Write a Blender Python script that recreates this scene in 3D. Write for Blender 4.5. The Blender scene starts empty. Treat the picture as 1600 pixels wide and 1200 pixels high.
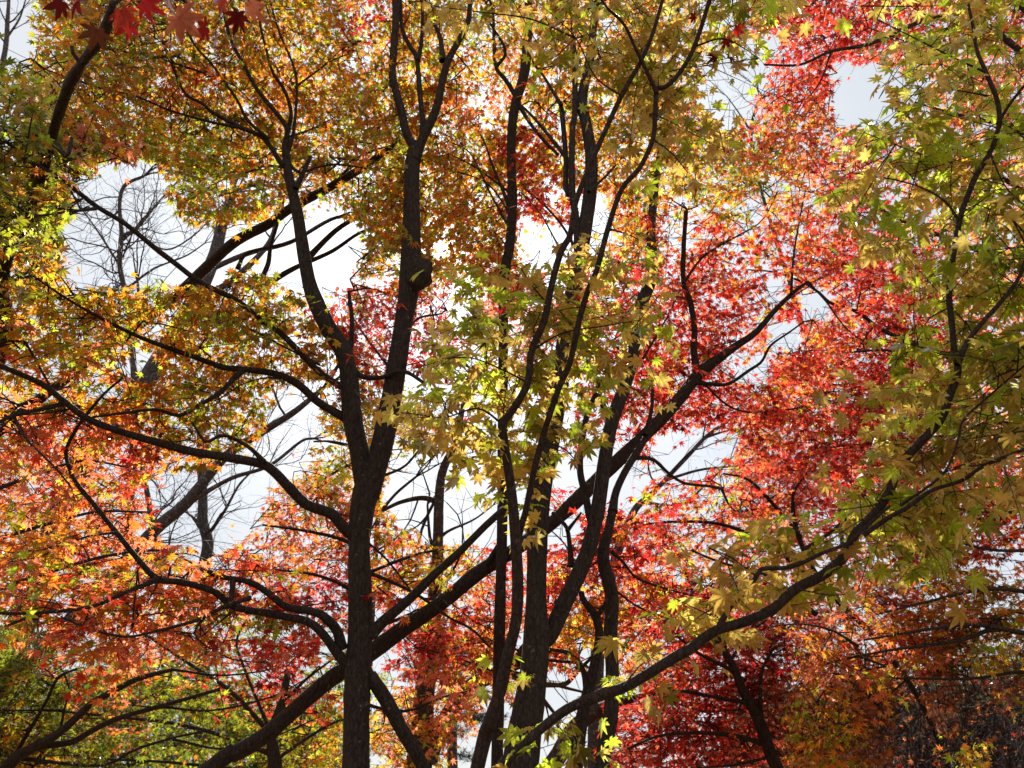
import bpy, math
import numpy as np
from mathutils import Vector, Matrix

# ------------------------------------------------------------------ camera, sky, sun, exposure
S = bpy.context.scene
RS = np.random.RandomState(7)
PITCH, CAMZ, FPX = math.radians(28.0), 1.6, 1244.0
cam_d = bpy.data.cameras.new('camera'); cam = bpy.data.objects.new('camera', cam_d)
S.collection.objects.link(cam); S.camera = cam
cam_d.sensor_width = 36.0; cam_d.lens = 36.0 * FPX / 1600.0
cam_d.clip_start = 0.05; cam_d.clip_end = 3000.0
cam_d.dof.use_dof = True; cam_d.dof.focus_distance = 4.2; cam_d.dof.aperture_fstop = 5.6
cam.location = (0, 0, CAMZ); cam.rotation_euler = (math.pi / 2 + PITCH, 0, 0)
FWD = np.array([0, math.cos(PITCH), math.sin(PITCH)]); UPV = np.array([0, -math.sin(PITCH), math.cos(PITCH)]); RIGHT = np.array([1.0, 0, 0])
CP = np.array([0, 0, CAMZ])

def ray(x, y):
    x = np.asarray(x, float); y = np.asarray(y, float)
    return FWD + ((x - 800) / FPX)[..., None] * RIGHT + ((600 - y) / FPX)[..., None] * UPV
def at(x, y, D):                       # the point seen at x, y that stands D metres in front (along the ground)
    r = ray(x, y); return CP + r * (np.asarray(D, float) / r[..., 1])[..., None]
def depth(P): return (P - CP) @ FWD
def pix(P):
    q = P - CP; d = np.maximum(q @ FWD, 1e-3)
    return 800 + q[..., 0] / d * FPX, 600 - (q @ UPV) / d * FPX

sd = ray(688, 390); sd = sd / np.linalg.norm(sd)
SUN_EL = math.asin(sd[2]); SUN_AZ = math.atan2(sd[0], sd[1])
w = bpy.data.worlds.new('World'); S.world = w; w.use_nodes = True
nt = w.node_tree; nt.nodes.clear(); N = nt.nodes.new; L = nt.links.new
sky = N('ShaderNodeTexSky'); sky.sky_type = 'NISHITA'; sky.sun_disc = False
sky.sun_elevation = SUN_EL; sky.sun_rotation = SUN_AZ; sky.air_density = 1.0; sky.dust_density = 1.0; sky.ozone_density = 1.0
bg = N('ShaderNodeBackground'); bg.inputs['Strength'].default_value = 0.07; L(sky.outputs[0], bg.inputs[0])
tc = N('ShaderNodeTexCoord')
ns = N('ShaderNodeTexNoise'); ns.inputs['Scale'].default_value = 3.2; ns.inputs['Detail'].default_value = 7; ns.inputs['Roughness'].default_value = 0.55
L(tc.outputs['Generated'], ns.inputs['Vector'])
rp = N('ShaderNodeValToRGB'); rp.color_ramp.elements[0].position = 0.36; rp.color_ramp.elements[1].position = 0.62
rp.color_ramp.elements[0].color = (0.84, 0.84, 0.84, 1); rp.color_ramp.elements[1].color = (1, 1, 1, 1)
L(ns.outputs['Fac'], rp.inputs[0])
# thin cloud: brighter towards the sun
dt = N('ShaderNodeVectorMath'); dt.operation = 'DOT_PRODUCT'; L(tc.outputs['Generated'], dt.inputs[0]); dt.inputs[1].default_value = tuple(sd)
mx = N('ShaderNodeMath'); mx.operation = 'MAXIMUM'; mx.inputs[1].default_value = 0.0; L(dt.outputs['Value'], mx.inputs[0])
p1 = N('ShaderNodeMath'); p1.operation = 'POWER'; p1.inputs[1].default_value = 30; L(mx.outputs[0], p1.inputs[0])
p2 = N('ShaderNodeMath'); p2.operation = 'POWER'; p2.inputs[1].default_value = 1500; L(mx.outputs[0], p2.inputs[0])
m1 = N('ShaderNodeMath'); m1.operation = 'MULTIPLY_ADD'; m1.inputs[1].default_value = 0.5; m1.inputs[2].default_value = 0.42; L(p1.outputs[0], m1.inputs[0])
m2 = N('ShaderNodeMath'); m2.operation = 'MULTIPLY_ADD'; m2.inputs[1].default_value = 3.0; L(p2.outputs[0], m2.inputs[0]); L(m1.outputs[0], m2.inputs[2])
cb = N('ShaderNodeBackground'); cb.inputs[0].default_value = (0.90, 0.945, 1.0, 1); L(m2.outputs[0], cb.inputs['Strength'])
ms = N('ShaderNodeMixShader'); L(rp.outputs[0], ms.inputs[0]); L(bg.outputs[0], ms.inputs[1]); L(cb.outputs[0], ms.inputs[2])
wo = N('ShaderNodeOutputWorld'); L(ms.outputs[0], wo.inputs[0])

sl = bpy.data.lights.new('sun', 'SUN'); sl.energy = 5.0; sl.angle = math.radians(0.5); sl.color = (1.0, 0.95, 0.86)
so = bpy.data.objects.new('sun', sl); S.collection.objects.link(so)
so.rotation_euler = Vector(-sd).to_track_quat('-Z', 'Y').to_euler(); so.location = (0, 30, 30)
S.view_settings.view_transform = 'Standard'; S.view_settings.look = 'None'; S.view_settings.gamma = 1.0
S.view_settings.exposure = 1.06
S.render.engine = 'CYCLES'
S.cycles.max_bounces = 9; S.cycles.diffuse_bounces = 6; S.cycles.transmission_bounces = 6; S.cycles.glossy_bounces = 2
S.cycles.use_denoising = True

# ------------------------------------------------------------------ materials
def material(name):
    m = bpy.data.materials.new(name); m.use_nodes = True; m.node_tree.nodes.clear()
    return m, m.node_tree.nodes.new, m.node_tree.links.new
def bark(name, dark, light, lichen, lichen_amt, scale=1.0):
    m, n, l = material(name)
    tc = n('ShaderNodeTexCoord'); mp = n('ShaderNodeMapping'); mp.inputs['Scale'].default_value = (9 * scale, 9 * scale, 3.2 * scale); l(tc.outputs['Object'], mp.inputs[0])
    a = n('ShaderNodeTexNoise'); a.inputs['Scale'].default_value = 7; a.inputs['Detail'].default_value = 10; a.inputs['Roughness'].default_value = 0.72; l(mp.outputs[0], a.inputs['Vector'])
    vo = n('ShaderNodeTexVoronoi'); vo.feature = 'DISTANCE_TO_EDGE'; vo.inputs['Scale'].default_value = 6; l(mp.outputs[0], vo.inputs['Vector'])
    cr = n('ShaderNodeValToRGB'); cr.color_ramp.elements[0].position = 0.0; cr.color_ramp.elements[1].position = 0.09; cr.color_ramp.elements[0].color = (.45, .45, .45, 1); l(vo.outputs['Distance'], cr.inputs[0])
    r = n('ShaderNodeValToRGB'); r.color_ramp.elements[0].position = 0.36; r.color_ramp.elements[1].position = 0.66
    r.color_ramp.elements[0].color = (*dark, 1); r.color_ramp.elements[1].color = (*light, 1); l(a.outputs['Fac'], r.inputs[0])
    ck = n('ShaderNodeMixRGB'); ck.blend_type = 'MULTIPLY'; ck.inputs[0].default_value = 0.8; l(r.outputs[0], ck.inputs[1]); l(cr.outputs[0], ck.inputs[2])
    b = n('ShaderNodeTexNoise'); b.inputs['Scale'].default_value = 26 * scale; b.inputs['Detail'].default_value = 6; b.inputs['Roughness'].default_value = 0.65; l(tc.outputs['Object'], b.inputs['Vector'])
    r2 = n('ShaderNodeValToRGB'); r2.color_ramp.elements[0].position = 0.60 - lichen_amt; r2.color_ramp.elements[1].position = 0.66 - lichen_amt; l(b.outputs['Fac'], r2.inputs[0])
    mix = n('ShaderNodeMixRGB'); l(r2.outputs[0], mix.inputs[0]); l(ck.outputs[0], mix.inputs[1]); mix.inputs[2].default_value = (*lichen, 1)
    bs = n('ShaderNodeBsdfPrincipled'); bs.inputs['Roughness'].default_value = 0.8; l(mix.outputs[0], bs.inputs['Base Color']); bs.inputs['Specular IOR Level'].default_value = 0.3
    hs = n('ShaderNodeMath'); hs.operation = 'MULTIPLY_ADD'; hs.inputs[1].default_value = 0.5; l(cr.outputs[0], hs.inputs[0]); l(a.outputs['Fac'], hs.inputs[2])
    bp = n('ShaderNodeBump'); bp.inputs['Strength'].default_value = 1.0; bp.inputs['Distance'].default_value = 0.02; l(hs.outputs[0], bp.inputs['Height']); l(bp.outputs[0], bs.inputs['Normal'])
    o = n('ShaderNodeOutputMaterial'); l(bs.outputs[0], o.inputs[0]); return m
def leaf_mat(name, gloss, veins):
    m, n, l = material(name)
    at_ = n('ShaderNodeAttribute'); at_.attribute_name = 'tint'
    col = at_.outputs['Color']
    if veins:
        v = n('ShaderNodeAttribute'); v.attribute_name = 'vein'
        p = n('ShaderNodeMath'); p.operation = 'POWER'; p.inputs[1].default_value = 9; l(v.outputs['Fac'], p.inputs[0])
        mv = n('ShaderNodeMixRGB'); mv.blend_type = 'MIX'
        q = n('ShaderNodeMath'); q.operation = 'MULTIPLY'; q.inputs[1].default_value = 0.45; l(p.outputs[0], q.inputs[0]); l(q.outputs[0], mv.inputs[0])
        sc = n('ShaderNodeMixRGB'); sc.blend_type = 'MULTIPLY'; sc.inputs[0].default_value = 1; l(col, sc.inputs[1]); sc.inputs[2].default_value = (0.6, 0.55, 0.5, 1)
        l(col, mv.inputs[1]); l(sc.outputs[0], mv.inputs[2]); col = mv.outputs[0]
        nz = n('ShaderNodeTexNoise'); nz.inputs['Scale'].default_value = 60; nz.inputs['Detail'].default_value = 4
        tc = n('ShaderNodeTexCoord'); l(tc.outputs['Object'], nz.inputs['Vector'])
        rr = n('ShaderNodeValToRGB'); rr.color_ramp.elements[0].position = 0.3; rr.color_ramp.elements[1].position = 0.7
        rr.color_ramp.elements[0].color = (0.78, 0.72, 0.66, 1); rr.color_ramp.elements[1].color = (1, 1, 1, 1); l(nz.outputs['Fac'], rr.inputs[0])
        mm = n('ShaderNodeMixRGB'); mm.blend_type = 'MULTIPLY'; mm.inputs[0].default_value = 1; l(col, mm.inputs[1]); l(rr.outputs[0], mm.inputs[2]); col = mm.outputs[0]
    d = n('ShaderNodeBsdfDiffuse'); t = n('ShaderNodeBsdfTranslucent'); g = n('ShaderNodeBsdfGlossy'); g.inputs['Roughness'].default_value = 0.42
    dm = n('ShaderNodeMixRGB'); dm.blend_type = 'MULTIPLY'; dm.inputs[0].default_value = 1; l(col, dm.inputs[1]); dm.inputs[2].default_value = (0.8, 0.8, 0.8, 1)
    l(dm.outputs[0], d.inputs[0]); l(col, t.inputs[0])
    x = n('ShaderNodeMixShader'); x.inputs[0].default_value = 0.8; l(d.outputs[0], x.inputs[1]); l(t.outputs[0], x.inputs[2])
    fr = n('ShaderNodeFresnel'); fr.inputs[0].default_value = 1.35
    fm = n('ShaderNodeMath'); fm.operation = 'MULTIPLY'; fm.inputs[1].default_value = gloss; l(fr.outputs[0], fm.inputs[0])
    y = n('ShaderNodeMixShader'); l(fm.outputs[0], y.inputs[0]); l(x.outputs[0], y.inputs[1]); l(g.outputs[0], y.inputs[2])
    o = n('ShaderNodeOutputMaterial'); l(y.outputs[0], o.inputs[0]); return m

BARK = bark('maple_bark', (0.018, 0.013, 0.010), (0.068, 0.050, 0.038), (0.15, 0.14, 0.12), -0.025)
BARKR = bark('near_limb_bark', (0.028, 0.017, 0.013), (0.070, 0.044, 0.033), (0.10, 0.07, 0.055), 0.0)
GREYBARK = bark('grey_bark', (0.035, 0.030, 0.028), (0.11, 0.098, 0.092), (0.20, 0.195, 0.19), 0.04)
TWIG = bark('twig_bark', (0.035, 0.022, 0.018), (0.07, 0.045, 0.035), (0.08, 0.06, 0.05), -0.2)
GREYTWIG = bark('grey_twig_bark', (0.045, 0.037, 0.034), (0.09, 0.077, 0.072), (0.12, 0.11, 0.11), -0.1)
LEAF = leaf_mat('maple_leaf', 0.22, False)
NEARLEAF = leaf_mat('large_maple_leaf', 0.3, True)

# ------------------------------------------------------------------ mesh helpers
def mesh_np(name, V, faces, mats, smooth=True, attrs=None):
    """faces: (n,k) int array with k = 3 or 4"""
    me = bpy.data.meshes.new(name); V = np.ascontiguousarray(V, np.float32); F = np.ascontiguousarray(faces, np.int32)
    me.vertices.add(len(V)); me.vertices.foreach_set('co', V.ravel())
    me.loops.add(F.size); me.loops.foreach_set('vertex_index', F.ravel())
    me.polygons.add(len(F)); me.polygons.foreach_set('loop_start', np.arange(0, F.size, F.shape[1], dtype=np.int32))
    me.polygons.foreach_set('use_smooth', np.full(len(F), smooth))
    for k, (typ, arr) in (attrs or {}).items():
        a = me.attributes.new(k, typ, 'POINT')
        if typ == 'FLOAT_COLOR': a.data.foreach_set('color', np.ascontiguousarray(arr, np.float32).ravel())
        else: a.data.foreach_set('value', np.ascontiguousarray(arr, np.float32).ravel())
    me.update(calc_edges=True)
    me.materials.append(mats)
    return me
def link(name, me, parent=None, label=None):
    o = bpy.data.objects.new(name, me); S.collection.objects.link(o)
    if parent is not None:
        o.parent = parent; o.matrix_parent_inverse = Matrix.Identity(4)
        off = origin_of(parent)
        if me is not None and np.abs(off).sum() > 0: me.transform(Matrix.Translation(Vector(-off)))
    if label: o['label'] = label
    return o
def origin_of(o):
    v = np.zeros(3)
    while o is not None: v = v + np.array(o.location); o = o.parent
    return v
def thing(name, label, cat, loc, group=None):
    o = bpy.data.objects.new(name, None); S.collection.objects.link(o); o.location = tuple(map(float, loc)); o.empty_display_size = 0.2
    o['label'] = label; o['category'] = cat
    if group: o['group'] = group
    return o
def catmull(P, n_per):
    P = np.asarray(P, float); Q = np.vstack([2 * P[0] - P[1], P, 2 * P[-1] - P[-2]]); out = []
    t = np.linspace(0, 1, n_per, endpoint=False)[:, None]
    for i in range(1, len(Q) - 2):
        p0, p1, p2, p3 = Q[i - 1], Q[i], Q[i + 1], Q[i + 2]
        out.append(0.5 * ((2 * p1) + (-p0 + p2) * t + (2 * p0 - 5 * p1 + 4 * p2 - p3) * t**2 + (-p0 + 3 * p1 - 3 * p2 + p3) * t**3))
    return np.vstack(out + [P[-1:]])
def resample(P, R, step):
    s = np.r_[0, np.cumsum(np.linalg.norm(np.diff(P, axis=0), axis=1))]
    n = max(4, int(s[-1] / step) + 1); u = np.linspace(0, s[-1], n)
    return np.column_stack([np.interp(u, s, P[:, k]) for k in range(3)]), np.interp(u, s, R)
def tube(P, R, seg, lump=0.0, cap=True):
    n = len(P); T = np.gradient(P, axis=0); T /= np.linalg.norm(T, axis=1)[:, None] + 1e-9
    a = np.array([0, 0, 1.0]) if abs(T[0][2]) < 0.9 else np.array([1.0, 0, 0])
    u = np.cross(T[0], a); u /= np.linalg.norm(u); V = []
    th = np.linspace(0, 2 * np.pi, seg, endpoint=False)
    lob = sum(RS.uniform(0.3, 1) * np.cos(k * th[None, :] + RS.uniform(0, 6.28) + RS.uniform(-1.5, 1.5) * np.linspace(0, 1, n)[:, None] * 6) / k for k in (2, 3, 5)) if lump else 0
    for i in range(n):
        u = u - T[i] * (u @ T[i]); u /= np.linalg.norm(u); v = np.cross(T[i], u)
        V.append(u[None] * np.cos(th)[:, None] + v[None] * np.sin(th)[:, None])
    V = np.array(V); rr = np.broadcast_to(R[:, None], (n, seg)).copy()
    if lump:
        k = np.convolve(RS.normal(0, 1, n + 8), np.ones(5) / 5, 'same')[4:-4]
        rr *= 1 + lump * (lob * 0.6 + k[:, None] * 0.9 + RS.normal(0, 0.12, (n, seg)))
    W = (P[:, None, :] + V * rr[..., None]).reshape(-1, 3)
    i, j = np.meshgrid(np.arange(n - 1), np.arange(seg), indexing='ij'); j2 = (j + 1) % seg
    F = np.stack([i * seg + j, i * seg + j2, (i + 1) * seg + j2, (i + 1) * seg + j], -1).reshape(-1, 4)
    if cap:
        e = len(W); W = np.vstack([W, P[-1] + T[-1] * R[-1] * 0.5]); q = (n - 1) * seg
        C = np.array([[q + k, q + (k + 1) % seg, e, e] for k in range(seg)])
        # a quad with a repeated corner is not allowed: use two-step fan
        C = np.array([[q + k, q + (k + 1) % seg, q + (k + 2) % seg, e] for k in range(0, seg - 1, 2)] )
        F = np.vstack([F, C])
    return W, F
def join(parts):
    V, F, o = [], [], 0
    for v, f in parts: V.append(v); F.append(f + o); o += len(v)
    return np.vstack(V), np.vstack(F)
def sticks(P0, P1, R0, R1, seg=3):
    """many thin twigs at once"""
    n = len(P0); T = P1 - P0; T /= np.linalg.norm(T, axis=1)[:, None] + 1e-9
    a = np.where(np.abs(T[:, 2:3]) < 0.9, np.array([[0, 0, 1.0]]), np.array([[1.0, 0, 0]]))
    u = np.cross(T, a); u /= np.linalg.norm(u, axis=1)[:, None]; v = np.cross(T, u); ring = []
    for P, R in ((P0, R0), (P1, R1)):
        for k in range(seg):
            t = 2 * np.pi * k / seg; ring.append(P + (u * math.cos(t) + v * math.sin(t)) * R[:, None])
    V = np.stack(ring, 1).reshape(-1, 3); b = (np.arange(n) * 2 * seg)[:, None]
    f = np.array([[k, (k + 1) % seg, seg + (k + 1) % seg, seg + k] for k in range(seg)])
    return V, (b[:, :, None] + f[None]).reshape(-1, 4)

# ------------------------------------------------------------------ leaf shapes
def leaf_template(shoulders, lobes=((0, 1.0), (40, .93), (80, .76), (122, .46)), notch=0.40):
    ring = []      # x, y, vein, tip
    full = [(-a, r) for a, r in lobes[::-1] if a] + list(lobes)
    full.sort()
    ring.append((0.0, -0.06, 0.9, 0.0))
    for k, (a, r) in enumerate(full):
        def pt(ang, rad): return (math.sin(math.radians(ang)) * rad, math.cos(math.radians(ang)) * rad)
        wd = 14 if abs(a) < 100 else 16
        if k == 0: ring.append((*pt(a - 26, r * 0.45), 0, 0.1))
        if shoulders: ring.append((*pt(a - wd, r * 0.62), 0, 0.5))
        ring.append((*pt(a, r), 1, 1))
        if shoulders: ring.append((*pt(a + wd, r * 0.66), 0, 0.5))
        if k < len(full) - 1:
            b, r2 = full[k + 1]; ring.append((*pt((a + b) / 2, notch * (min(r, r2) + 0.15) * 0.95), 0, 0.1))
        else: ring.append((*pt(a + 26, r * 0.45), 0, 0.1))
    R = np.array(ring); V = np.vstack([[0, 0.04, 1, 0], R]); n = len(R)
    F = np.array([[0, 1 + (k + 1) % n, 1 + k] for k in range(n)])
    V[:, 1] += 0.0
    return V, F
T_MID = leaf_template(False, ((0, 1.0), (42, .92), (84, .72), (125, .40)), 0.42)
T_NEAR = leaf_template(True, notch=0.45)

def build_leaves(pos, X, Y, Z, size, col, tipcol, templ):
    V, F = templ; n = len(pos); K = len(V)
    droop = RS.uniform(0.0, 0.9, n) ** 1.2; curl = RS.uniform(-0.25, 0.6, n); sx = RS.uniform(0.8, 1.1, n)
    r2 = (V[:, 0]**2 + V[:, 1]**2); x = V[None, :, 0] * sx[:, None]; y = np.broadcast_to(V[None, :, 1], (n, K)) 
    jit = 1 + RS.normal(0, 0.07, (n, K)) * V[None, :, 3]
    z = -droop[:, None] * r2 * 0.6 + curl[:, None] * np.abs(V[:, 0])[None] * 0.5 + (1 - V[:, 2])[None] * 0.05
    W = pos[:, None, :] + (size[:, None] * x * jit)[..., None] * X[:, None] + (size[:, None] * y * jit)[..., None] * Y[:, None] + (size[:, None] * z)[..., None] * Z[:, None]
    f = (F[None] + (np.arange(n) * K)[:, None, None]).reshape(-1, 3)
    t = V[None, :, 3:4] ** 1.5
    c = col[:, None, :] * (1 - t) + tipcol[:, None, :] * t
    c = np.concatenate([c, np.ones((n, K, 1))], -1).reshape(-1, 4)
    return W.reshape(-1, 3), f, c, np.broadcast_to(V[None, :, 2], (n, K)).reshape(-1)

# ------------------------------------------------------------------ colours of the leaves (what the leaf itself is)
GOLD, AMBER, OLIVE, LIME, YEL = (.72, .31, .02), (.62, .20, .014), (.33, .34, .018), (.50, .66, .04), (.82, .52, .035)
CORAL, ORNG, RED, CRIM, DARK = (.88, .25, .12), (.72, .18, .02), (.62, .055, .022), (.52, .024, .024), (.25, .018, .016)
RUST, TAN, TANY, MOSS, BRN = (.28, .085, .030), (.76, .52, .11), (.84, .66, .14), (.20, .26, .02), (.20, .08, .04)
PAL = {'O': ((GOLD, 5), (AMBER, 4), (OLIVE, 4), (YEL, 1), (LIME, .6), (CORAL, .8)), 'G': ((OLIVE, 5), (LIME, 2.2), (GOLD, 2), (MOSS, 2), (YEL, 1), (CORAL, .2)),
       'Y': ((YEL, 4), (GOLD, 4), (LIME, 2), (ORNG, 1), (CORAL, .5)), 'C': ((CORAL, 6), (ORNG, 2.2), (RED, 1.4), (GOLD, 2.2), (YEL, .8), (OLIVE, .8)),
       'R': ((RED, 5), (CRIM, 4), (CORAL, 2.2), (DARK, .8)), 'D': ((RED, 4), (DARK, 1.7), (CRIM, 3), (ORNG, 1.6), (CORAL, .6)),
       'B': ((RUST, 4), (BRN, 3), (DARK, 1), (ORNG, .8)),
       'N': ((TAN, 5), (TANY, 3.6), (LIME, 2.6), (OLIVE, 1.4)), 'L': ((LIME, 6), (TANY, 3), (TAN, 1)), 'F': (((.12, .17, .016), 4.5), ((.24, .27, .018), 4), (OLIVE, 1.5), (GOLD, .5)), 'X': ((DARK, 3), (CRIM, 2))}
def pick_colours(codes, per):
    n = len(codes); A = np.zeros((n, per, 3)); B = np.zeros((n, per, 3))
    for c in set(codes):
        I = np.nonzero(codes == c)[0]; P = np.array([p[0] for p in PAL[c]]); w_ = np.array([p[1] for p in PAL[c]], float); w_ /= w_.sum()
        own = RS.choice(len(P), len(I), p=w_)
        ch = RS.choice(len(P), (len(I), per), p=w_); ch = np.where(RS.rand(len(I), per) < 0.62, own[:, None], ch)
        A[I] = P[ch]; tip = RS.choice(len(P), (len(I), per), p=w_); B[I] = P[ch] * 0.7 + P[tip] * 0.3; dry = RS.rand(len(I), per) < 0.13; B[I] = np.where(dry[..., None], np.array(RUST) * 0.8, B[I])
    j = np.exp(RS.normal(0, 0.16, (n, per, 1))); sp = np.exp(RS.normal(0, 0.12, (n, 1, 1)))
    return np.clip(A * j * sp, 0.004, 0.9), np.clip(B * j * sp, 0.004, 0.9)

# ------------------------------------------------------------------ where leaves of each colour hang (cells of 50 px; lower case = thin)
MID = """
.oOOOOOOOOOrOOGOOOOOOo.rRRRRCrDB
.oOOOOOOYYYrYOOOOOOOOo..rRRRCcrd
gOOOOCOOCYOOYOOOOOOOOo..RRr..cCC
gGOOGOOOOYOOOOCcOOOOoC.rCC...cCc
gGCCOGGOOOOOOOOOROOOOOGGCCDdccCc
gGc..oGooOOGOOOOROOOoOGGCCRdrcCc
GGg..oOOOooOOOOORr.OCoOcOCRrrccc
Gg.....o...OOOOOo..OCrCoOCCRrccc
OO.....oo..OoOcCr.rrRCRcoCDRDcrc
YGYYGoOYGorRRr.crrRRCRRcc.CDDRrc
CYGOoOOGOOORRRrcrrRRRRRc.CCDRDrr
ccCc.YOOOOoRrr.crrrrCCR.CCDRCCrr
OCCcOYGYy.oYO.....rRCRRCCOCRCccc
CCCcOOOOy.yGOYr...rrrrrOCDRDCrcc
CCCcRcc..oGOo.......r.oCCRRDRDCC
CCCCr...cCOO.....r..oooCRRRRCCRD
OCCCc..cCCCcR.....RRYoCCCrrRRDDC
COCCCCcCCCCRYYYrrRRRRocrrrbbRDDd
CCCGCCCCRRRrCOcRrYrcCRRrrbbCCOOo
gcCCCCCGGRc.rRCCrcYCRRRDDCCCOCOO
GGcCCCCRRRg.rRCC.C.ccRDDDCCCCCGg
GGGGGGGRRRGgycCc....RDDDbCCObb.b
GOGCGgGGGGYyYCc....RDDDdbGOb.b..
OGGGGGGGGYYgCy.....RRRRRbOOb..y.
""".split()
NEAR = """
.............nnnnNNNNNNLn..nNNLn
................nnNNNNnl...nNnLn
ll................nNNNnl...nNNLL
Ll................nNNNn....nNNLL
LLl................nNNn...nNNNLL
LLl.................Nn....NNNNNN
LLl.......................NNNNNN
Ll................nNn......nNNLL
....Ll........NNNNNNn.......NLLN
......LL......nNNNNNn.......nLNN
.............nNNNNNNn.......LNNN
.............NNNNNNnn.......LNNN
............NNNNNNN........nNNNN
............nNNNNNn........NNNNN
..............NNNl.........NNnNn
...............ll.........NNNNnn
................l......nNLNnLLn.
......................nNNNnnLl..
.....................nNNnnn.....
....................nNnn........
...............l...lln..........
................l..ln...........
................lnl.............
................lnn.............
""".split()
assert all(len(r) == 32 for r in MID + NEAR) and len(MID) == 24 and len(NEAR) == 24, [len(r) for r in MID + NEAR]
MIDA = np.array([list(r) for r in MID]); NEARA = np.array([list(r) for r in NEAR])
def lookup(M, x, y):
    return M[np.clip((y // 50).astype(int), 0, 23), np.clip((x // 50).astype(int), 0, 31)]
# openings where the sky shows between the crowns (kept clear of most leaves)
GAPS = [[(110,285),(150,262),(250,268),(275,330),(320,370),(330,420),(260,450),(190,430),(100,400)],
        [(330,350),(420,340),(480,330),(560,345),(570,400),(520,440),(470,460),(430,430),(330,420)],
        [(1120,125),(1180,150),(1180,180),(1140,195),(1110,180)], [(1310,110),(1385,90),(1400,205),(1330,200),(1305,180)],
        [(415,640),(490,600),(495,660),(470,740),(430,740),(405,700)], [(225,740),(400,730),(420,770),(400,830),(340,870),(250,840)],
        [(1030,680),(1160,672),(1150,705),(1080,745),(1010,730)], [(610,720),(700,690),(780,760),(770,800),(700,840),(610,820)],
        [(820,330),(850,360),(850,420),(805,410)], [(1200,435),(1230,442),(1195,480)],
        [(676,376),(700,376),(702,402),(678,404)], [(705,488),(738,485),(742,512),(708,515)]]
def in_poly(x, y, poly):
    c = np.zeros(x.shape, bool); j = len(poly) - 1
    for i in range(len(poly)):
        (xi, yi), (xj, yj) = poly[i], poly[j]
        c ^= ((yi > y) != (yj > y)) & (x < (xj - xi) * (y - yi) / (yj - yi + 1e-9) + xi); j = i
    return c
def in_gap(x, y):
    g = np.zeros(x.shape, bool)
    for p in GAPS: g |= in_poly(x, y, p)
    return g

# ------------------------------------------------------------------ trees: traced limbs at their own distances
SLIM = {'T1': .92, 'T2': .82, 'T3': .95, 'T5': .92, 'N1': .88, 'N2': .78, 'T18': .85}
TREES = {}
BRANCHES = []
class Branch: pass
def parse(s): return np.array([[float(v) for v in p.split(',')] for p in s.split()])
def tree(key, name, label, cat='tree', group=None, bark_m=None, codes='OGYCRDB', near='', rect=None, leaf=0.047):
    t = dict(key=key, name=name, label=label, cat=cat, group=group, bark=bark_m or BARK, codes=codes, near=near, rect=rect, leaf=leaf, br=[], root=None)
    TREES[key] = t; return t
def limb(key, pts, w0, w1, D0, D1=None, kind='branch', leafy=True, ground=False, near=False, label=None, lump=0.06, seg=None):
    p = parse(pts); D1 = D0 if D1 is None else D1
    s = np.r_[0, np.cumsum(np.hypot(np.diff(p[:, 0]), np.diff(p[:, 1])))]; u = s / s[-1]
    D = D0 + (D1 - D0) * u; wd = p[:, 2] if p.shape[1] > 2 else w0 + (w1 - w0) * u
    P = at(p[:, 0], p[:, 1], D); R = wd / 2 / FPX * depth(P) * SLIM.get(key, 1.0)
    if key == 'T3' and p[0, 0] == 850: R = R * 0.85
    if ground:
        b = P[0]; d = P[0] - P[1]; g = np.array([b[0] + np.clip(d[0] / (abs(d[2]) + 1e-6), -1.6, 1.6) * b[2] * 0.7, b[1], -0.15])
        mid = b * 0.5 + g * 0.5; mid[0] = b[0] * 0.42 + g[0] * 0.58
        P = np.vstack([g, mid, P]); R = np.r_[R[0] * 1.7, R[0] * 1.12, R]
    Q = catmull(np.column_stack([P, R]), 6)
    P2, R2 = resample(Q[:, :3], np.maximum(Q[:, 3], 0.0012), max(0.03, float(R.mean()) * 0.9))
    if kind != 'trunk' and not ground:       # a collar where the limb leaves its parent
        R2 = R2 * (1 + 0.35 * np.exp(-np.arange(len(R2)) / 2.0))
    B = Branch(); B.key = key; B.P = P2; B.R = R2; B.kind = kind; B.leafy = leafy; B.near = near; B.label = label; B.lump = lump
    B.seg = seg or (16 if R2.max() > 0.05 else 10 if R2.max() > 0.02 else 7); B.sprays = []
    B.px, B.py = pix(P2)
    TREES[key]['br'].append(B); BRANCHES.append(B); return B

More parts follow.
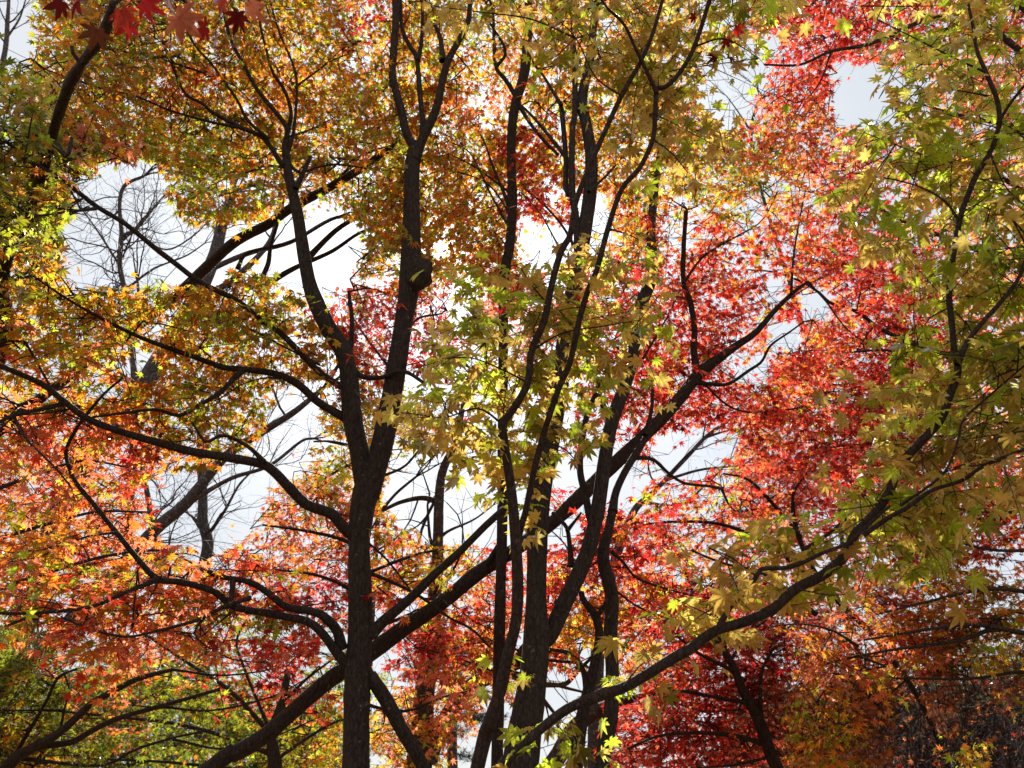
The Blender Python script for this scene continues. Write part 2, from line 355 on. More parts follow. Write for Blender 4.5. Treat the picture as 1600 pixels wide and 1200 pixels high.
# twin-stemmed golden maple left of the middle
tree('T1', 'maple_tree', 'twin-stemmed golden maple with a round burl on its right stem', codes='OGYCR', rect=(-300, -300, 860, 1070))
limb('T1', '556,1200,49 557,1120,47 560,1040,44 563,980,40 562,900,38 561,850,38 567,790,44 576,755,46', 0, 0, 4.4, kind='trunk', ground=True, leafy=False)
limb('T1', '572,770,36 560,700,33 550,650,32 541,560,30 512,510,29 487,455,26 475,400,22 464,330,19 450,270,15 446,224,12', 0, 0, 4.4, 4.2, kind='trunk')
limb('T1', '576,775,38 596,700,37 612,620,34 622,560,33 631,500,31 638,460,35 642,400,36 643,330,29 644,262,26 649,227,20', 0, 0, 4.4, 4.15, kind='trunk', leafy=False)
for p, a, b, d0, d1 in [
    ('649,232 635,208 628,175 620,147 613,115 616,70 618,35 618,-20', 15, 11, 4.15, 3.9), ('652,240 660,210 660,182 656,147 651,91 639,70 628,42 625,-10', 11, 6, 4.15, 4.0),
    ('653,95 658,70 660,40 660,-10', 7, 5, 4.05, 3.9), ('648,250 660,217 674,189 684,161 693,119 702,91 719,60 732,31 735,-10', 17, 8, 4.15, 3.8), ('692,95 688,60 679,38', 10, 6, 3.95, 3.9),
    ('446,258 437,252 413,217 378,200 336,178 315,161 290,147 272,110 255,70', 9, 3, 4.2, 3.7), ('378,200 336,192 297,182 262,171 210,150 147,135 70,108', 5, 2, 4.0, 3.4),
    ('420,217 388,189 371,157 350,126 329,98 304,70 285,30', 6, 3, 4.1, 3.6), ('322,115 280,101 231,87 157,75', 3.5, 2, 3.8, 3.3),
    ('446,230 448,200 427,171 402,140 381,101 360,60 343,-10', 9, 4, 4.2, 3.7), ('450,205 455,175 444,140 427,115 416,77 406,35 406,-10', 7, 3, 4.2, 3.8),
    ('450,240 458,210 462,175 464,133 458,101 437,52 420,-5', 6, 3, 4.2, 3.9), ('463,135 490,115 518,95 546,84', 3.5, 2, 4.1, 4.2), ('454,213 490,200 525,182', 3.5, 2, 4.2, 4.4),
    ('446,262 416,259 385,270 350,280 300,310', 4, 2, 4.2, 3.8), ('462,295 472,273 485,245', 8, 7, 4.2, 4.2), ('450,254 469,270 497,261 525,257 560,261', 4.5, 3, 4.2, 4.4),
    ('552,658 532,649 497,628 465,600 430,584 381,577 350,574 304,558 245,537 210,523 154,495 105,467 50,430', 15, 3, 4.4, 3.5), ('380,578 364,593 343,614 315,631 280,649 245,640 196,645 143,652', 9, 4, 4.0, 3.5),
    ('455,595 420,590 380,600 340,625', 3, 2, 4.2, 4.0), ('500,570 440,540 380,510 300,490', 4, 2, 4.3, 3.9), ('540,575 548,540 550,500 545,455', 10, 6, 4.4, 4.3),
    ('548,570 565,588 595,590 630,580 665,600', 9, 6, 4.4, 4.1), ('550,600 562,650 570,690 585,720', 4, 3, 4.4, 4.2),
    ('560,842 538,826 518,803 480,789 451,761 427,736 406,724 350,714 297,705 245,691 196,677 140,656 101,628 70,603 35,586 -30,560', 19, 8, 4.4, 3.1), ('413,722 388,698 350,680 325,691 316,685 300,660', 8, 4, 4.0, 3.8),
    ('98,631 63,640 21,649 -20,670', 7, 6, 3.4, 3.2), ('21,650 42,687 70,715 91,736 110,760', 5, 3, 3.3, 3.2),
    ('539,1034 525,1018 504,990 483,972 455,965 420,958 367,948 332,923 280,909 245,904 210,867 182,832 140,780 119,754 105,722 105,698 122,666 140,642 164,614 192,590', 15, 4, 4.4, 3.4),
    ('245,906 210,920 140,948 52,958 -30,958', 8, 5, 3.8, 3.2), ('60,957 30,970 -20,990', 5, 4, 3.4, 3.2), ('534,1014 525,983 497,958 448,948 420,927 388,909 343,901 325,892', 17, 8, 4.4, 4.0),
    ('364,905 362,930 355,950', 9, 7, 4.05, 4.0), ('392,934 350,948 308,969 245,986 196,995 140,983 98,965', 7, 3, 4.0, 3.6), ('322,962 304,986 315,1004 343,1021 371,1032 420,1035', 3.5, 2, 3.9, 3.9),
    ('182,832 130,840 60,870 0,880', 4, 2, 3.6, 3.2),
    ('565,893 590,900 635,920 670,941 702,965 737,983 765,1011', 6, 4, 4.4, 4.6), ('568,842 600,870 625,900 640,920', 4, 3, 4.4, 4.6), ('660,935 700,940 740,970 772,985', 3, 2, 4.5, 4.8)]:
    limb('T1', p, a, b, d0, d1)
limb('T1', '545,610 527,600 500,582 472,554 437,519 402,495 371,470 336,453 304,435 273,411 245,390 196,350 150,322 105,287 70,266 35,245 14,224 -30,205', 11, 7, 4.35, 2.7, near=True)
limb('T1', '150,326 100,332 50,338 -20,338', 5, 4, 3.1, 2.7, near=True)
limb('T1', '578,993 600,970 642,934 677,899 716,864 758,822 789,794', 18, 11, 4.4, 4.3, leafy=False, label='dead straight branch with a broken end')
limb('T1', '670,1230 650,1178 628,1140 604,1095 578,1055', 24, 24, 4.5, 4.4, leafy=False, ground=True, kind='trunk')

# leaning maple crossing behind it
tree('T2', 'maple_tree', 'maple whose long dark trunk leans right behind the twin-stemmed maple', codes='OGYCRD', rect=(980, 250, 1440, 760))
limb('T2', '329,1200,31 367,1178,31 413,1150,30 455,1114,29 490,1083,30 525,1055,32 560,1034,32 625,986,30 690,942,28 750,893,27 800,862,27 856,822,27 890,792,29 925,758,28 965,720,27 1020,668,24 1060,625,23 1092,582,22', 0, 0, 4.9, 4.9, kind='trunk', ground=True, leafy=False)
limb('T2', '1090,584 1145,544 1180,520 1208,488 1236,460 1262,440', 20, 6, 4.9, 4.6)
limb('T2', '1089,582 1084,547 1085,512 1078,470 1068,442 1068,390 1072,330', 13, 8, 4.9, 4.7)
limb('T2', '1086,598 1110,600 1138,600 1170,579 1190,565 1204,540 1232,520 1257,502', 8, 3, 4.9, 4.6)
limb('T2', '750,898 765,875 779,852', 12, 10, 4.9, 4.8, leafy=False)
limb('T2', '1090,590 1150,640 1230,640 1330,620', 5, 2, 4.9, 5.6)
limb('T2', '1262,440 1290,470 1330,520 1400,560', 4, 2, 4.6, 5.2)
limb('T2', '1236,460 1240,400 1250,340 1260,290', 5, 2, 4.6, 4.6)
limb('T2', '1068,442 1100,400 1150,370 1190,345 1215,300', 5, 2, 4.7, 4.6)

# middle trunk with the wide fork
tree('T3', 'maple_tree', 'stout maple in the middle forking low into an upright stem and a right-leaning stem', codes='OGYCR', rect=(640, -300, 1260, 470))
limb('T3', '813,1200,60 824,1120,52 834,1050,48 838,1000,44 838,940,34 839,880,33 841,800,36 850,740,34 865,660,32 880,560,30 892,477,28 905,411,26 915,350,24 922,300,23 924,245,22 915,189,19 909,157,17 922,91,15 928,30,12 932,-20,11', 0, 0, 4.2, 3.9, kind='trunk', ground=True)
limb('T3', '850,1000,36 862,985,36 884,938,34 905,895,32 922,850,31 933,801,30 938,770,29 947,705,28 957,656,27 975,607,26 989,558,25 1003,477,25 1020,425,24 1017,367,19 1022,304,16 1030,250,14 1042,175,12 1055,70,10 1060,-20,9', 0, 0, 4.2, 4.2, kind='trunk', leafy=False)
for p, a, b, d0, d1 in [('903,420 901,350 894,297 894,210 898,175 898,98 895,60', 13, 8, 4.0, 3.9), ('891,304 884,290 884,245 877,168 871,157', 9, 8, 4.0, 4.0),
    ('901,120 912,105 924,95', 5, 5, 3.9, 3.9), ('877,165 850,120 838,105 832,95', 6, 4, 3.95, 3.9), ('884,245 860,215 835,185 815,165', 7, 4, 4.0, 4.0),
    ('902,395 880,355 850,320 820,295', 5, 3, 4.0, 4.5), ('870,380 845,335 815,300', 3, 2, 4.3, 4.6), ('920,300 960,260 1000,200 1020,150', 5, 2, 3.9, 4.2)]:
    limb('T3', p, a, b, d0, d1)
limb('T3', '938,780 925,815 915,775 906,730 912,670 922,635 936,606', 14, 8, 4.2, 4.3, leafy=False)
limb('T3', '953,655 945,640 936,614 934,590', 10, 9, 4.2, 4.2, leafy=False)
limb('T3', '893,885 887,829 877,815 863,801', 9, 6, 4.25, 4.3, leafy=False)
limb('T3', '886,830 900,812 908,801', 6, 4, 4.25, 4.3, leafy=False)
# slim trunk at x 800 upper middle
tree('T4', 'maple_tree', 'slim upright maple stem just right of the burl', codes='OGYC', rect=(640, -300, 900, 480))
limb('T4', '776,1230,20 780,1000,18 785,800,17 786,600,16 788,440,16 797,380,16 801,315,15 799,260,14 800,200,15 806,160,15 820,110,16 825,40,14 826,-20,12', 0, 0, 5.0, 4.3, kind='trunk', ground=True)
for p, a, b, d0, d1 in [('806,150 790,125 775,105 772,70 770,20 762,-10', 7, 4, 4.4, 4.2), ('775,105 790,80 768,40 755,20', 5, 3, 4.4, 4.2), ('811,165 830,195 850,220 872,242', 6, 5, 4.4, 4.3),
    ('795,320 770,260 758,225 745,200 735,190', 6, 2, 4.5, 4.6), ('792,350 765,300 735,240 700,220', 4, 2, 4.5, 4.7), ('795,300 740,260 690,235', 4, 2, 4.5, 4.7), ('800,340 765,290 720,270 680,265', 3, 2, 4.5, 4.7)]:
    limb('T4', p, a, b, d0, d1)
# right of the middle, crooked
tree('T5', 'maple_tree', 'crooked maple stem with a knee, right of the forked maple', codes='CRDYO', rect=(860, 380, 1300, 1010))
limb('T5', '940,1200,27 953,1130,26 957,1060,24 954,990,23 956,930,24 942,872,22 950,832,16 958,795,15', 0, 0, 4.5, kind='trunk', ground=True, leafy=False)
limb('T5', '957,800 962,770 975,740 996,705 1020,668 1045,635 1072,605 1090,592', 14, 10, 4.5, 4.75, leafy=False)
for p, a, b, d0, d1 in [('956,862 975,880 995,903 1040,920 1080,930 1120,935', 5, 3, 4.5, 4.9), ('990,715 1020,718 1045,740 1070,755 1110,760 1130,765', 7, 4, 4.6, 5.0), ('1128,765 1140,790 1155,800 1180,795', 4, 2, 5.0, 5.2),
    ('1008,680 1018,640 1020,605', 8, 6, 4.6, 4.6), ('1000,560 960,540 930,500', 4, 2, 4.8, 5.0), ('1005,560 1040,500 1060,460', 4, 2, 4.8, 5.0), ('950,850 930,880 900,900', 4, 2, 4.5, 4.8), ('958,920 1000,950 1050,970', 4, 2, 4.5, 5.0)]:
    limb('T5', p, a, b, d0, d1)
tree('T6', 'maple_tree', 'thin bent maple stem between the forked maple and the crooked stem', codes='CRO', rect=(590, 840, 1000, 1120))
limb('T6', '898,1200,25 908,1130,22 920,1077,19 936,1004,15 931,965,13 912,938,10 908,925,9', 0, 0, 4.7, kind='trunk', ground=True)
limb('T6', '917,1075 912,1050 902,1035 888,1020 860,1015', 10, 5, 4.7, 4.8); limb('T6', '932,965 945,945 955,930', 7, 5, 4.7, 4.7)
limb('T6', '902,1035 850,1030 790,1010 730,1000 660,990', 5, 2, 4.8, 5.4); limb('T6', '860,1018 790,1050 720,1030 650,1010', 4, 2, 4.8, 5.4)
tree('T18', 'bare_tree', 'dark straight leafless trunk leaning right past the upper fork of the golden maple')
limb('T18', '-30,700,18 60,625,17 112,586,16 157,547,17 210,512,18 270,467,19 315,425,20 367,378,19 420,350,17 455,325,17 507,297,15 560,266,14 621,224,10 655,205,5', 0, 0, 5.2, 4.9, kind='trunk', ground=True, leafy=False)
for p, a, b in [('400,450 418,415 424,380 440,330 446,290', 10, 3), ('420,442 462,418 518,393 560,365 600,350 640,330', 11, 3), ('371,420 388,395 455,378 525,340 575,325 620,320', 7, 2), ('472,413 525,360 575,330 625,300 660,285', 12, 4), ('520,290 560,248 600,230 640,225', 6, 2)]:
    limb('T18', p, a, b, 5.1, 5.0, leafy=False)
# near yellow maple in the middle
tree('N1', 'maple_tree', 'slender near maple with big tan and lime leaves hanging before the middle trunks', codes='', near='NL', bark_m=BARKR, leaf=0.063)
limb('N1', '747,1195,27 765,1130,25 782,1077,23 793,1025,22 806,972,21 809,913,21 806,850,20 800,775,18 790,705,16 786,663,14 800,642,14 824,600,13 831,547,13 849,505,13 859,460,12 867,425,12 878,390,12 891,367,11 900,315,10 922,259,10 940,217,9 971,150,9 1000,98,8 1020,52,7 1038,-10,6', 0, 0, 3.3, 2.3, kind='trunk', ground=True, near=True)
for p, a, b, d0, d1 in [('808,870 812,830 821,800 835,733 852,670 873,607 891,565 905,500 920,450 933,420 950,357 971,297 1000,262 1020,217 1024,175 1026,140 1040,136 1061,115 1085,73 1112,-10', 12, 8, 3.1, 2.3),
    ('1026,145 1010,110 995,80 975,38 950,14 930,-15', 7, 4, 2.45, 2.2), ('786,663 747,638 695,652 635,645', 4, 2, 2.9, 2.7), ('851,470 828,442 815,420', 3, 2, 2.75, 2.7), ('824,598 790,580 740,560 690,560', 3.5, 2, 2.85, 2.7),
    ('835,545 880,520 940,510 1000,500', 3.5, 2, 2.8, 2.6), ('850,690 880,700 900,720', 3, 2, 2.95, 2.9), ('1085,73 1130,60 1170,80', 3, 2, 2.4, 2.3), ('971,150 930,120 900,60 860,20', 3, 2, 2.4, 2.2),
    ('950,357 990,370 1015,390', 3, 2, 2.65, 2.6), ('1020,217 1050,240 1075,270', 3, 2, 2.5, 2.4), ('900,60 830,30 760,20 680,10', 3, 2, 2.3, 2.3)]:
    limb('N1', p, a, b, d0, d1, near=True)
# near yellow maple on the right: the long limb
tree('N2', 'maple_tree', 'near maple with one long limb sweeping to the right edge under lime leaves', codes='', near='NL', bark_m=BARKR, leaf=0.063)
limb('N2', '770,1215,15 782,1200,15 824,1158,17 856,1130,19 891,1105,20 933,1088,21 975,1074,21 1017,1050,21 1052,1028,21 1080,1013,21 1117,986,20 1162,972,20 1208,951,20 1243,920,20 1285,899,20 1320,868,19 1337,832,18 1362,808,18 1390,768,17 1407,726,17 1442,687,17 1470,656,16 1484,617,16 1497,580,15 1491,547,13 1486,495,12 1483,460,12 1489,400,12 1495,367,12 1505,325,11 1526,273,11 1547,238,10 1561,196,10 1558,157,9 1540,112,8 1526,77,7 1519,35,6 1509,-10,5', 0, 0, 2.9, 2.3, kind='trunk', ground=True, near=True)
for p, a, b, d0, d1 in [('1496,570 1512,533 1540,498 1568,467 1593,432 1610,380 1620,320', 10, 7, 2.45, 2.3), ('1561,191 1579,161 1620,110', 6, 5, 2.35, 2.2),
    ('1348,836 1393,806 1407,800 1442,775 1460,764 1505,750 1540,726 1620,695', 9, 7, 2.5, 2.2), ('1407,790 1474,740 1498,684 1505,656 1547,617 1620,555', 5, 4, 2.45, 2.3),
    ('1122,982 1141,948 1169,920 1190,888 1204,888 1239,885 1285,864 1327,846 1390,790', 11, 6, 2.65, 2.5), ('1498,345 1477,315 1442,294 1407,283 1372,276 1330,270', 5, 2, 2.4, 2.3),
    ('1547,240 1570,290 1600,320', 4, 2, 2.35, 2.3), ('1484,480 1450,500 1430,540', 3, 2, 2.45, 2.4), ('1538,112 1490,90 1430,60 1370,30', 4, 2, 2.3, 2.3), ('1545,150 1480,140 1420,150', 3, 2, 2.35, 2.4),
    ('1169,920 1130,940 1090,965', 3, 2, 2.6, 2.7), ('1243,920 1300,930 1340,925', 3, 2, 2.55, 2.6), ('893,1104 870,1080 850,1050', 2, 1.5, 2.85, 2.9), ('975,1072 1000,1040 1030,1020', 3, 2, 2.75, 2.8), ('856,1130 830,1120 810,1130', 2, 1.5, 2.9, 2.9)]:
    limb('N2', p, a, b, d0, d1, near=True)
# dark leaning trunk top left, red leaves overhead
tree('T8', 'maple_tree', 'dark knobbly trunk leaning in at the top left with a few big red leaves overhead', codes='', rect=(-300, -300, 330, 480), leaf=0.055)
limb('T8', '-30,600,24 2,430,20 45,330,16 70,260,15 88,190,15 110,130,16 135,90,16 156,62,15 170,30,12 186,-30,11', 0, 0, 4.2, 2.1, kind='trunk', ground=True, lump=0.2)
limb('T8', '128,100 115,85 112,72', 6, 5, 2.45, 2.4); limb('T8', '88,225 105,245 112,215', 8, 5, 2.7, 2.7)
OVER = limb('T8', '176,5 230,-25 300,-45 380,-50 450,-70', 7, 3, 2.15, 1.0, leafy=False)

# right-hand trees
tree('T9', 'maple_tree', 'orange-red maple reaching in from the right edge at mid height behind the lime limb', codes='OCRD', rect=(1230, 150, 1900, 880), leaf=0.046)
limb('T9', '1800,1200,60 1790,1000,50 1770,800,44 1740,650,38 1700,500,34 1690,350,30 1700,200,26', 0, 0, 5.6, kind='trunk', ground=True, leafy=False)
for p, a, b, d0, d1 in [('1742,640 1640,600 1520,570 1418,533 1372,512 1341,488 1299,474 1278,456 1250,439 1208,425 1162,421', 14, 2, 5.6, 5.2), ('1570,590 1500,560 1411,551 1376,547 1320,551', 6, 3, 5.6, 5.3),
    ('1700,480 1600,420 1500,380 1400,340 1320,290', 12, 3, 5.6, 5.2), ('1698,380 1600,300 1500,240 1400,170', 10, 3, 5.6, 5.2), ('1745,700 1650,680 1560,660 1480,680 1380,690 1290,700', 10, 2, 5.6, 5.3), ('1755,760 1650,790 1560,800 1450,790', 10, 3, 5.6, 5.4),
    ('1760,800 1660,850 1560,860 1470,840', 8, 3, 5.6, 5.4)]:
    limb('T9', p, a, b, d0, d1)
tree('T10', 'maple_tree', 'bright red maple at the top right whose bough hangs into the open sky', codes='RCDB', rect=(1100, -300, 1900, 330), leaf=0.047)
limb('T10', '1850,1200,50 1840,900,46 1800,600,40 1740,350,34 1690,200,28 1650,120,24 1640,50,20 1650,-50,18', 0, 0, 4.6, 3.9, kind='trunk', ground=True, leafy=False)
limb('T10', '1655,130 1600,85 1548,45 1500,25 1450,30 1404,49 1355,70 1299,80 1250,101 1194,101', 12, 3, 3.95, 3.7); limb('T10', '1640,60 1560,-20 1450,-40 1350,-30 1250,-10 1190,20', 10, 3, 3.9, 3.6)
limb('T10', '1299,80 1280,130 1250,160 1220,150', 3, 2, 3.8, 3.8)
limb('T10', '1690,210 1600,200 1500,180 1430,160', 9, 3, 4.1, 3.9)
tree('T11', 'maple_tree', 'orange maple with low level boughs entering from the right edge above the thicket', codes='OCGBY', rect=(1150, 850, 1900, 1200), leaf=0.042)
limb('T11', '1820,1200,46 1810,1100,42 1790,1030,38 1750,900,34 1740,700,28', 0, 0, 5.6, kind='trunk', ground=True, leafy=False)
for p, a, b, d0, d1 in [('1795,1020 1700,1000 1600,989 1547,979 1505,976 1440,985 1350,1000', 12, 3, 5.6, 5.0), ('1556,979 1512,997 1460,1007 1390,1016 1320,1030', 7, 3, 5.35, 5.0), ('1750,920 1650,930 1550,920 1450,940 1370,960', 9, 3, 5.6, 5.0),
    ('1341,1010 1300,985 1250,975 1200,980', 4, 2, 5.0, 5.0), ('1800,1050 1700,1060 1600,1050 1520,1060 1400,1060', 8, 3, 5.6, 5.3)]:
    limb('T11', p, a, b, d0, d1)
tree('T12', 'maple_tree', 'dark crimson maple low on the right behind the lime limb', codes='RDCB', rect=(920, 850, 1330, 1300), leaf=0.042)
limb('T12', '1225,1230,22 1205,1180,20 1185,1123,18 1160,1078,15 1145,1040,12 1120,1000,9', 0, 0, 6.2, kind='trunk', ground=True)
for p, a, b, d0, d1 in [('1190,1130 1188,1100 1190,1050 1210,1010', 8, 4, 6.2, 6.1), ('1200,1165 1150,1150 1090,1145 1030,1150 980,1170', 8, 3, 6.2, 5.8), ('1175,1100 1120,1090 1060,1080 1000,1090', 7, 3, 6.2, 5.9), ('1150,1050 1090,1020 1050,990 1000,985', 6, 3, 6.2, 5.8),
    ('1120,1000 1100,960 1080,920 1070,890', 6, 3, 6.2, 6.0), ('1140,1035 1170,990 1210,960 1240,930', 5, 2, 6.2, 6.4), ('1210,1180 1150,1195 1080,1200', 5, 3, 6.2, 5.9)]:
    limb('T12', p, a, b, d0, d1)
tree('T13', 'maple_tree', 'orange and scarlet maple above the lime bough, right of the leaning trunk', codes='CRYOB', rect=(960, 690, 1420, 950), leaf=0.042)
limb('T13', '1500,1250,9 1440,1100,9 1370,1000,9 1300,930,8 1260,870,8 1240,810,7', 0, 0, 7.4, kind='trunk', ground=True, leafy=False)
for p, a, b, d0, d1 in [('1265,900 1200,850 1130,820 1060,815 1000,820', 9, 3, 7.4, 6.8), ('1250,840 1210,790 1170,750 1130,740', 8, 3, 7.4, 7.0), ('1240,815 1240,770 1260,740', 7, 3, 7.4, 7.2), ('1275,960 1200,900 1130,880 1080,860', 7, 3, 7.4, 6.9), ('1255,860 1300,830 1330,800 1360,760', 7, 3, 7.4, 7.6)]:
    limb('T13', p, a, b, d0, d1)
# green-gold maples low on the left
tree('T14', 'maple_tree', 'olive green maple with long slanting boughs filling the lower left corner', codes='FGYOCR', rect=(-300, 960, 560, 1300), leaf=0.046)
limb('T14', '-60,1300,34 14,1196,20 45,1172,16 94,1144,13 140,1102,11 175,1081,10 217,1060,8 270,1046,6', 0, 0, 6.6, 6.0, kind='trunk', ground=True)
for p, a, b, d0, d1 in [('94,1144 100,1110 108,1080 100,1050', 4, 2, 6.5, 6.4), ('60,1165 110,1160 140,1144 182,1123 245,1105 343,1077', 11, 5, 6.5, 6.0), ('250,1104 330,1110 420,1090 480,1060', 4, 2, 6.2, 6.2),
    ('14,1196 70,1100 90,1060 120,1045', 7, 4, 6.6, 6.3), ('30,1185 154,1196 210,1172 266,1154 330,1140', 6, 3, 6.5, 6.2), ('270,1046 340,1055 400,1050 450,1040', 4, 2, 6.0, 6.2), ('270,1155 350,1170 430,1150 500,1120', 4, 2, 6.3, 6.4), ('100,1110 50,1110 0,1110', 4, 2, 6.5, 6.4)]:
    limb('T14', p, a, b, d0, d1)
tree('T15', 'maple_tree', 'yellow-green maple farther back, beside the low end of the leaning trunk', codes='FGYOCB', rect=(-300, 930, 640, 1300), leaf=0.046)
limb('T15', '420,1260,26 430,1200,22 425,1150,18 440,1100,14 450,1050,10', 0, 0, 9.5, kind='trunk', ground=True)
for p, a, b, d0, d1 in [('428,1180 350,1150 270,1130 180,1120 80,1110', 8, 3, 9.5, 8.8), ('426,1150 360,1080 300,1040 240,1000 180,960', 8, 3, 9.5, 8.8), ('440,1100 480,1060 520,1030', 6, 3, 9.5, 9.2), ('428,1190 470,1160 520,1130 580,1110', 6, 3, 9.5, 9.2), ('430,1210 350,1200 250,1190 120,1185', 6, 3, 9.5, 9.0), ('425,1150 380,1040 370,1000 390,960', 6, 3, 9.5, 9.2)]:
    limb('T15', p, a, b, d0, d1)
tree('T16', 'maple_tree', 'red maple farther back behind the twin-stemmed maple', codes='RCYO', rect=(380, 420, 860, 1230), leaf=0.042)
limb('T16', '550,1260,24 552,1200,22 556,1100,20 560,1000,18 564,900,16 572,800,14 588,710,12 604,640,10 618,560,7', 0, 0, 7.2, kind='trunk', ground=True)
for p, a, b, d0, d1 in [('561,985 600,975 640,960 690,930 740,900', 7, 3, 7.2, 6.8), ('557,1095 600,1108 640,1110 690,1090 730,1080', 6, 3, 7.2, 6.9), ('561,960 550,925 500,900 430,890', 7, 3, 7.2, 6.8), ('566,870 540,845 480,830 410,820', 7, 3, 7.2, 6.8), ('565,900 600,885 640,870 680,860 720,860', 6, 3, 7.2, 6.9), ('586,715 560,700 520,690 490,690', 5, 3, 7.2, 7), ('580,750 630,730 660,700 690,700', 5, 3, 7.2, 7), ('610,600 630,540 650,500 690,490', 5, 3, 7.2, 7.4), ('612,580 560,510 540,470', 5, 2, 7.2, 7.0), ('590,705 520,740 460,780', 5, 2, 7.2, 7.0), ('560,1000 585,1060 600,1130 560,1150', 5, 2, 7.2, 7.0)]:
    limb('T16', p, a, b, d0, d1)
tree('T17', 'maple_tree', 'coral maple at the left edge behind the long low bough', codes='CORY', rect=(-300, 540, 360, 980), leaf=0.046)
limb('T17', '-140,1250,40 -130,1050,36 -110,900,30 -100,760,24 -110,600,18', 0, 0, 5.4, kind='trunk', ground=True, leafy=False)
for p, a, b, d0, d1 in [('-108,800 -20,770 60,740 130,720 200,730', 9, 3, 5.4, 4.9), ('-112,900 -20,850 70,820 150,800 230,800', 9, 3, 5.4, 4.8), ('-105,720 -20,660 60,620 120,600', 8, 3, 5.4, 5.0), ('-125,1000 -20,930 60,900 160,870 250,860 300,880', 9, 3, 5.4, 4.8)]:
    limb('T17', p, a, b, d0, d1)

# ------------------------------------------------------------------ sprays of leaves
def sample_cells(M, per_cell, thin):
    xs, ys, cs = [], [], []
    for r in range(-3, 24):
        for c in range(-3, 35):
            ch = M[min(max(r, 0), 23), min(max(c, 0), 31)]
            if ch == '.': continue
            n = per_cell * (thin if ch.islower() else 1.0) * (1.0 if M is NEARA else 1.4 if (r >= 18 and c >= 19) or (8 <= r <= 15 and 23 <= c <= 28) else 1.7 if 4 <= r <= 9 and 12 <= c <= 16 else 1.45 if r <= 6 and 1 <= c <= 13 else 0.82 if 12 <= r <= 19 and c <= 9 else 1.0); n = int(n) + (RS.rand() < n - int(n))
            x = c * 50 + RS.uniform(0, 50, n); y = r * 50 + RS.uniform(0, 50, n)
            g = in_gap(x, y); x, y = x[~g], y[~g]
            xs.append(x); ys.append(y)
            cj = lookup(M, x + RS.normal(0, 32, len(x)), y + RS.normal(0, 26, len(x)))      # colours run into each other
            cs += [(q.upper() if q != '.' else ch.upper()) for q in cj]
    return np.concatenate(xs), np.concatenate(ys), np.array(cs)

def assign(x, y, code, pool, near):
    """nearest eligible limb on the picture, for each spray; returns branch index, D, nearest point"""
    n = len(x); best = np.full(n, 1e9); bi = np.full(n, -1); bp = np.zeros((n, 3)); bD = np.zeros(n)
    for k, B in enumerate(pool):
        t = TREES[B.key]
        ok = np.ones(n, bool)
        if not near:
            ok &= np.isin(code, list(t['codes']))
            if t['rect']: x0, y0, x1, y1 = t['rect']; ok &= (x >= x0) & (x <= x1) & (y >= y0) & (y <= y1)
        I = np.nonzero(ok)[0]
        if not len(I): continue
        q = np.arange(0, len(B.px), 2); d = np.hypot(x[I][:, None] - B.px[q][None], y[I][:, None] - B.py[q][None]); j = d.argmin(1); dm = d.min(1) + RS.exponential(28, len(I))
        if B.kind == 'trunk': dm += 40
        b = dm < best[I]; J = I[b]; best[J] = dm[b]; bi[J] = k; bp[J] = B.P[q[j[b]]]; bD[J] = B.P[q[j[b]], 1]
    return bi, bD, bp, best

def norm(v): return v / (np.linalg.norm(v, axis=-1, keepdims=True) + 1e-9)
def make_sprays(x, y, code, pool, near, spread):
    bi, bD, bp, best = assign(x, y, code, pool, near)
    ok = bi >= 0; x, y, code, bi, bD, bp = x[ok], y[ok], code[ok], bi[ok], bD[ok], bp[ok]
    D = np.maximum(bD * (1 + np.clip(RS.normal(spread * 0.85, spread, len(x)), -1.0 * spread, 3 * spread)), 1.2)   # mostly beyond their limb, which shows in front of them
    if not near:                        # the same share of the view needs more sprays farther off
        k = (RS.rand(len(x)) < (D / 4.6) ** 2 - 1.0).astype(int) + (RS.rand(len(x)) < (D / 4.6) ** 2 - 2.0)
        I = np.repeat(np.arange(len(x)), k); x = np.r_[x, x[I] + RS.uniform(-28, 28, len(I))]; y = np.r_[y, y[I] + RS.uniform(-28, 28, len(I))]
        code, bi, bp = np.r_[code, code[I]], np.r_[bi, bi[I]], np.vstack([bp, bp[I]]); D = np.r_[D, D[I] * RS.uniform(0.97, 1.1, len(I))]
    for B in BRANCHES:                  # the wood stays clear: foliage grows beyond the limbs it would hide
        if B.near != near or (B.key == 'T18' and B.kind != 'trunk'): continue
        rp = B.R / depth(B.P) * FPX
        dd = np.hypot(x[:, None] - B.px[None], y[:, None] - B.py[None]) - rp[None]; j = dd.argmin(1)
        hit = (dd.min(1) < (16 if not near else 26)) & (RS.rand(len(x)) < (0.93 if not near else 0.8)) & (rp[j] > 1.6)
        if B.key == 'T18': hit &= x > 330
        D = np.where(hit, np.maximum(D, B.P[j, 1] + (0.22 if not near else 0.16)), D)
    C = at(x, y, D)
    size = np.array([TREES[pool[k].key]['leaf'] for k in bi]) * RS.uniform(0.85, 1.12, len(x))
    for k in set(bi):
        I = np.nonzero(bi == k)[0]
        pool[k].sprays.append((C[I], code[I], size[I], bp[I], near))

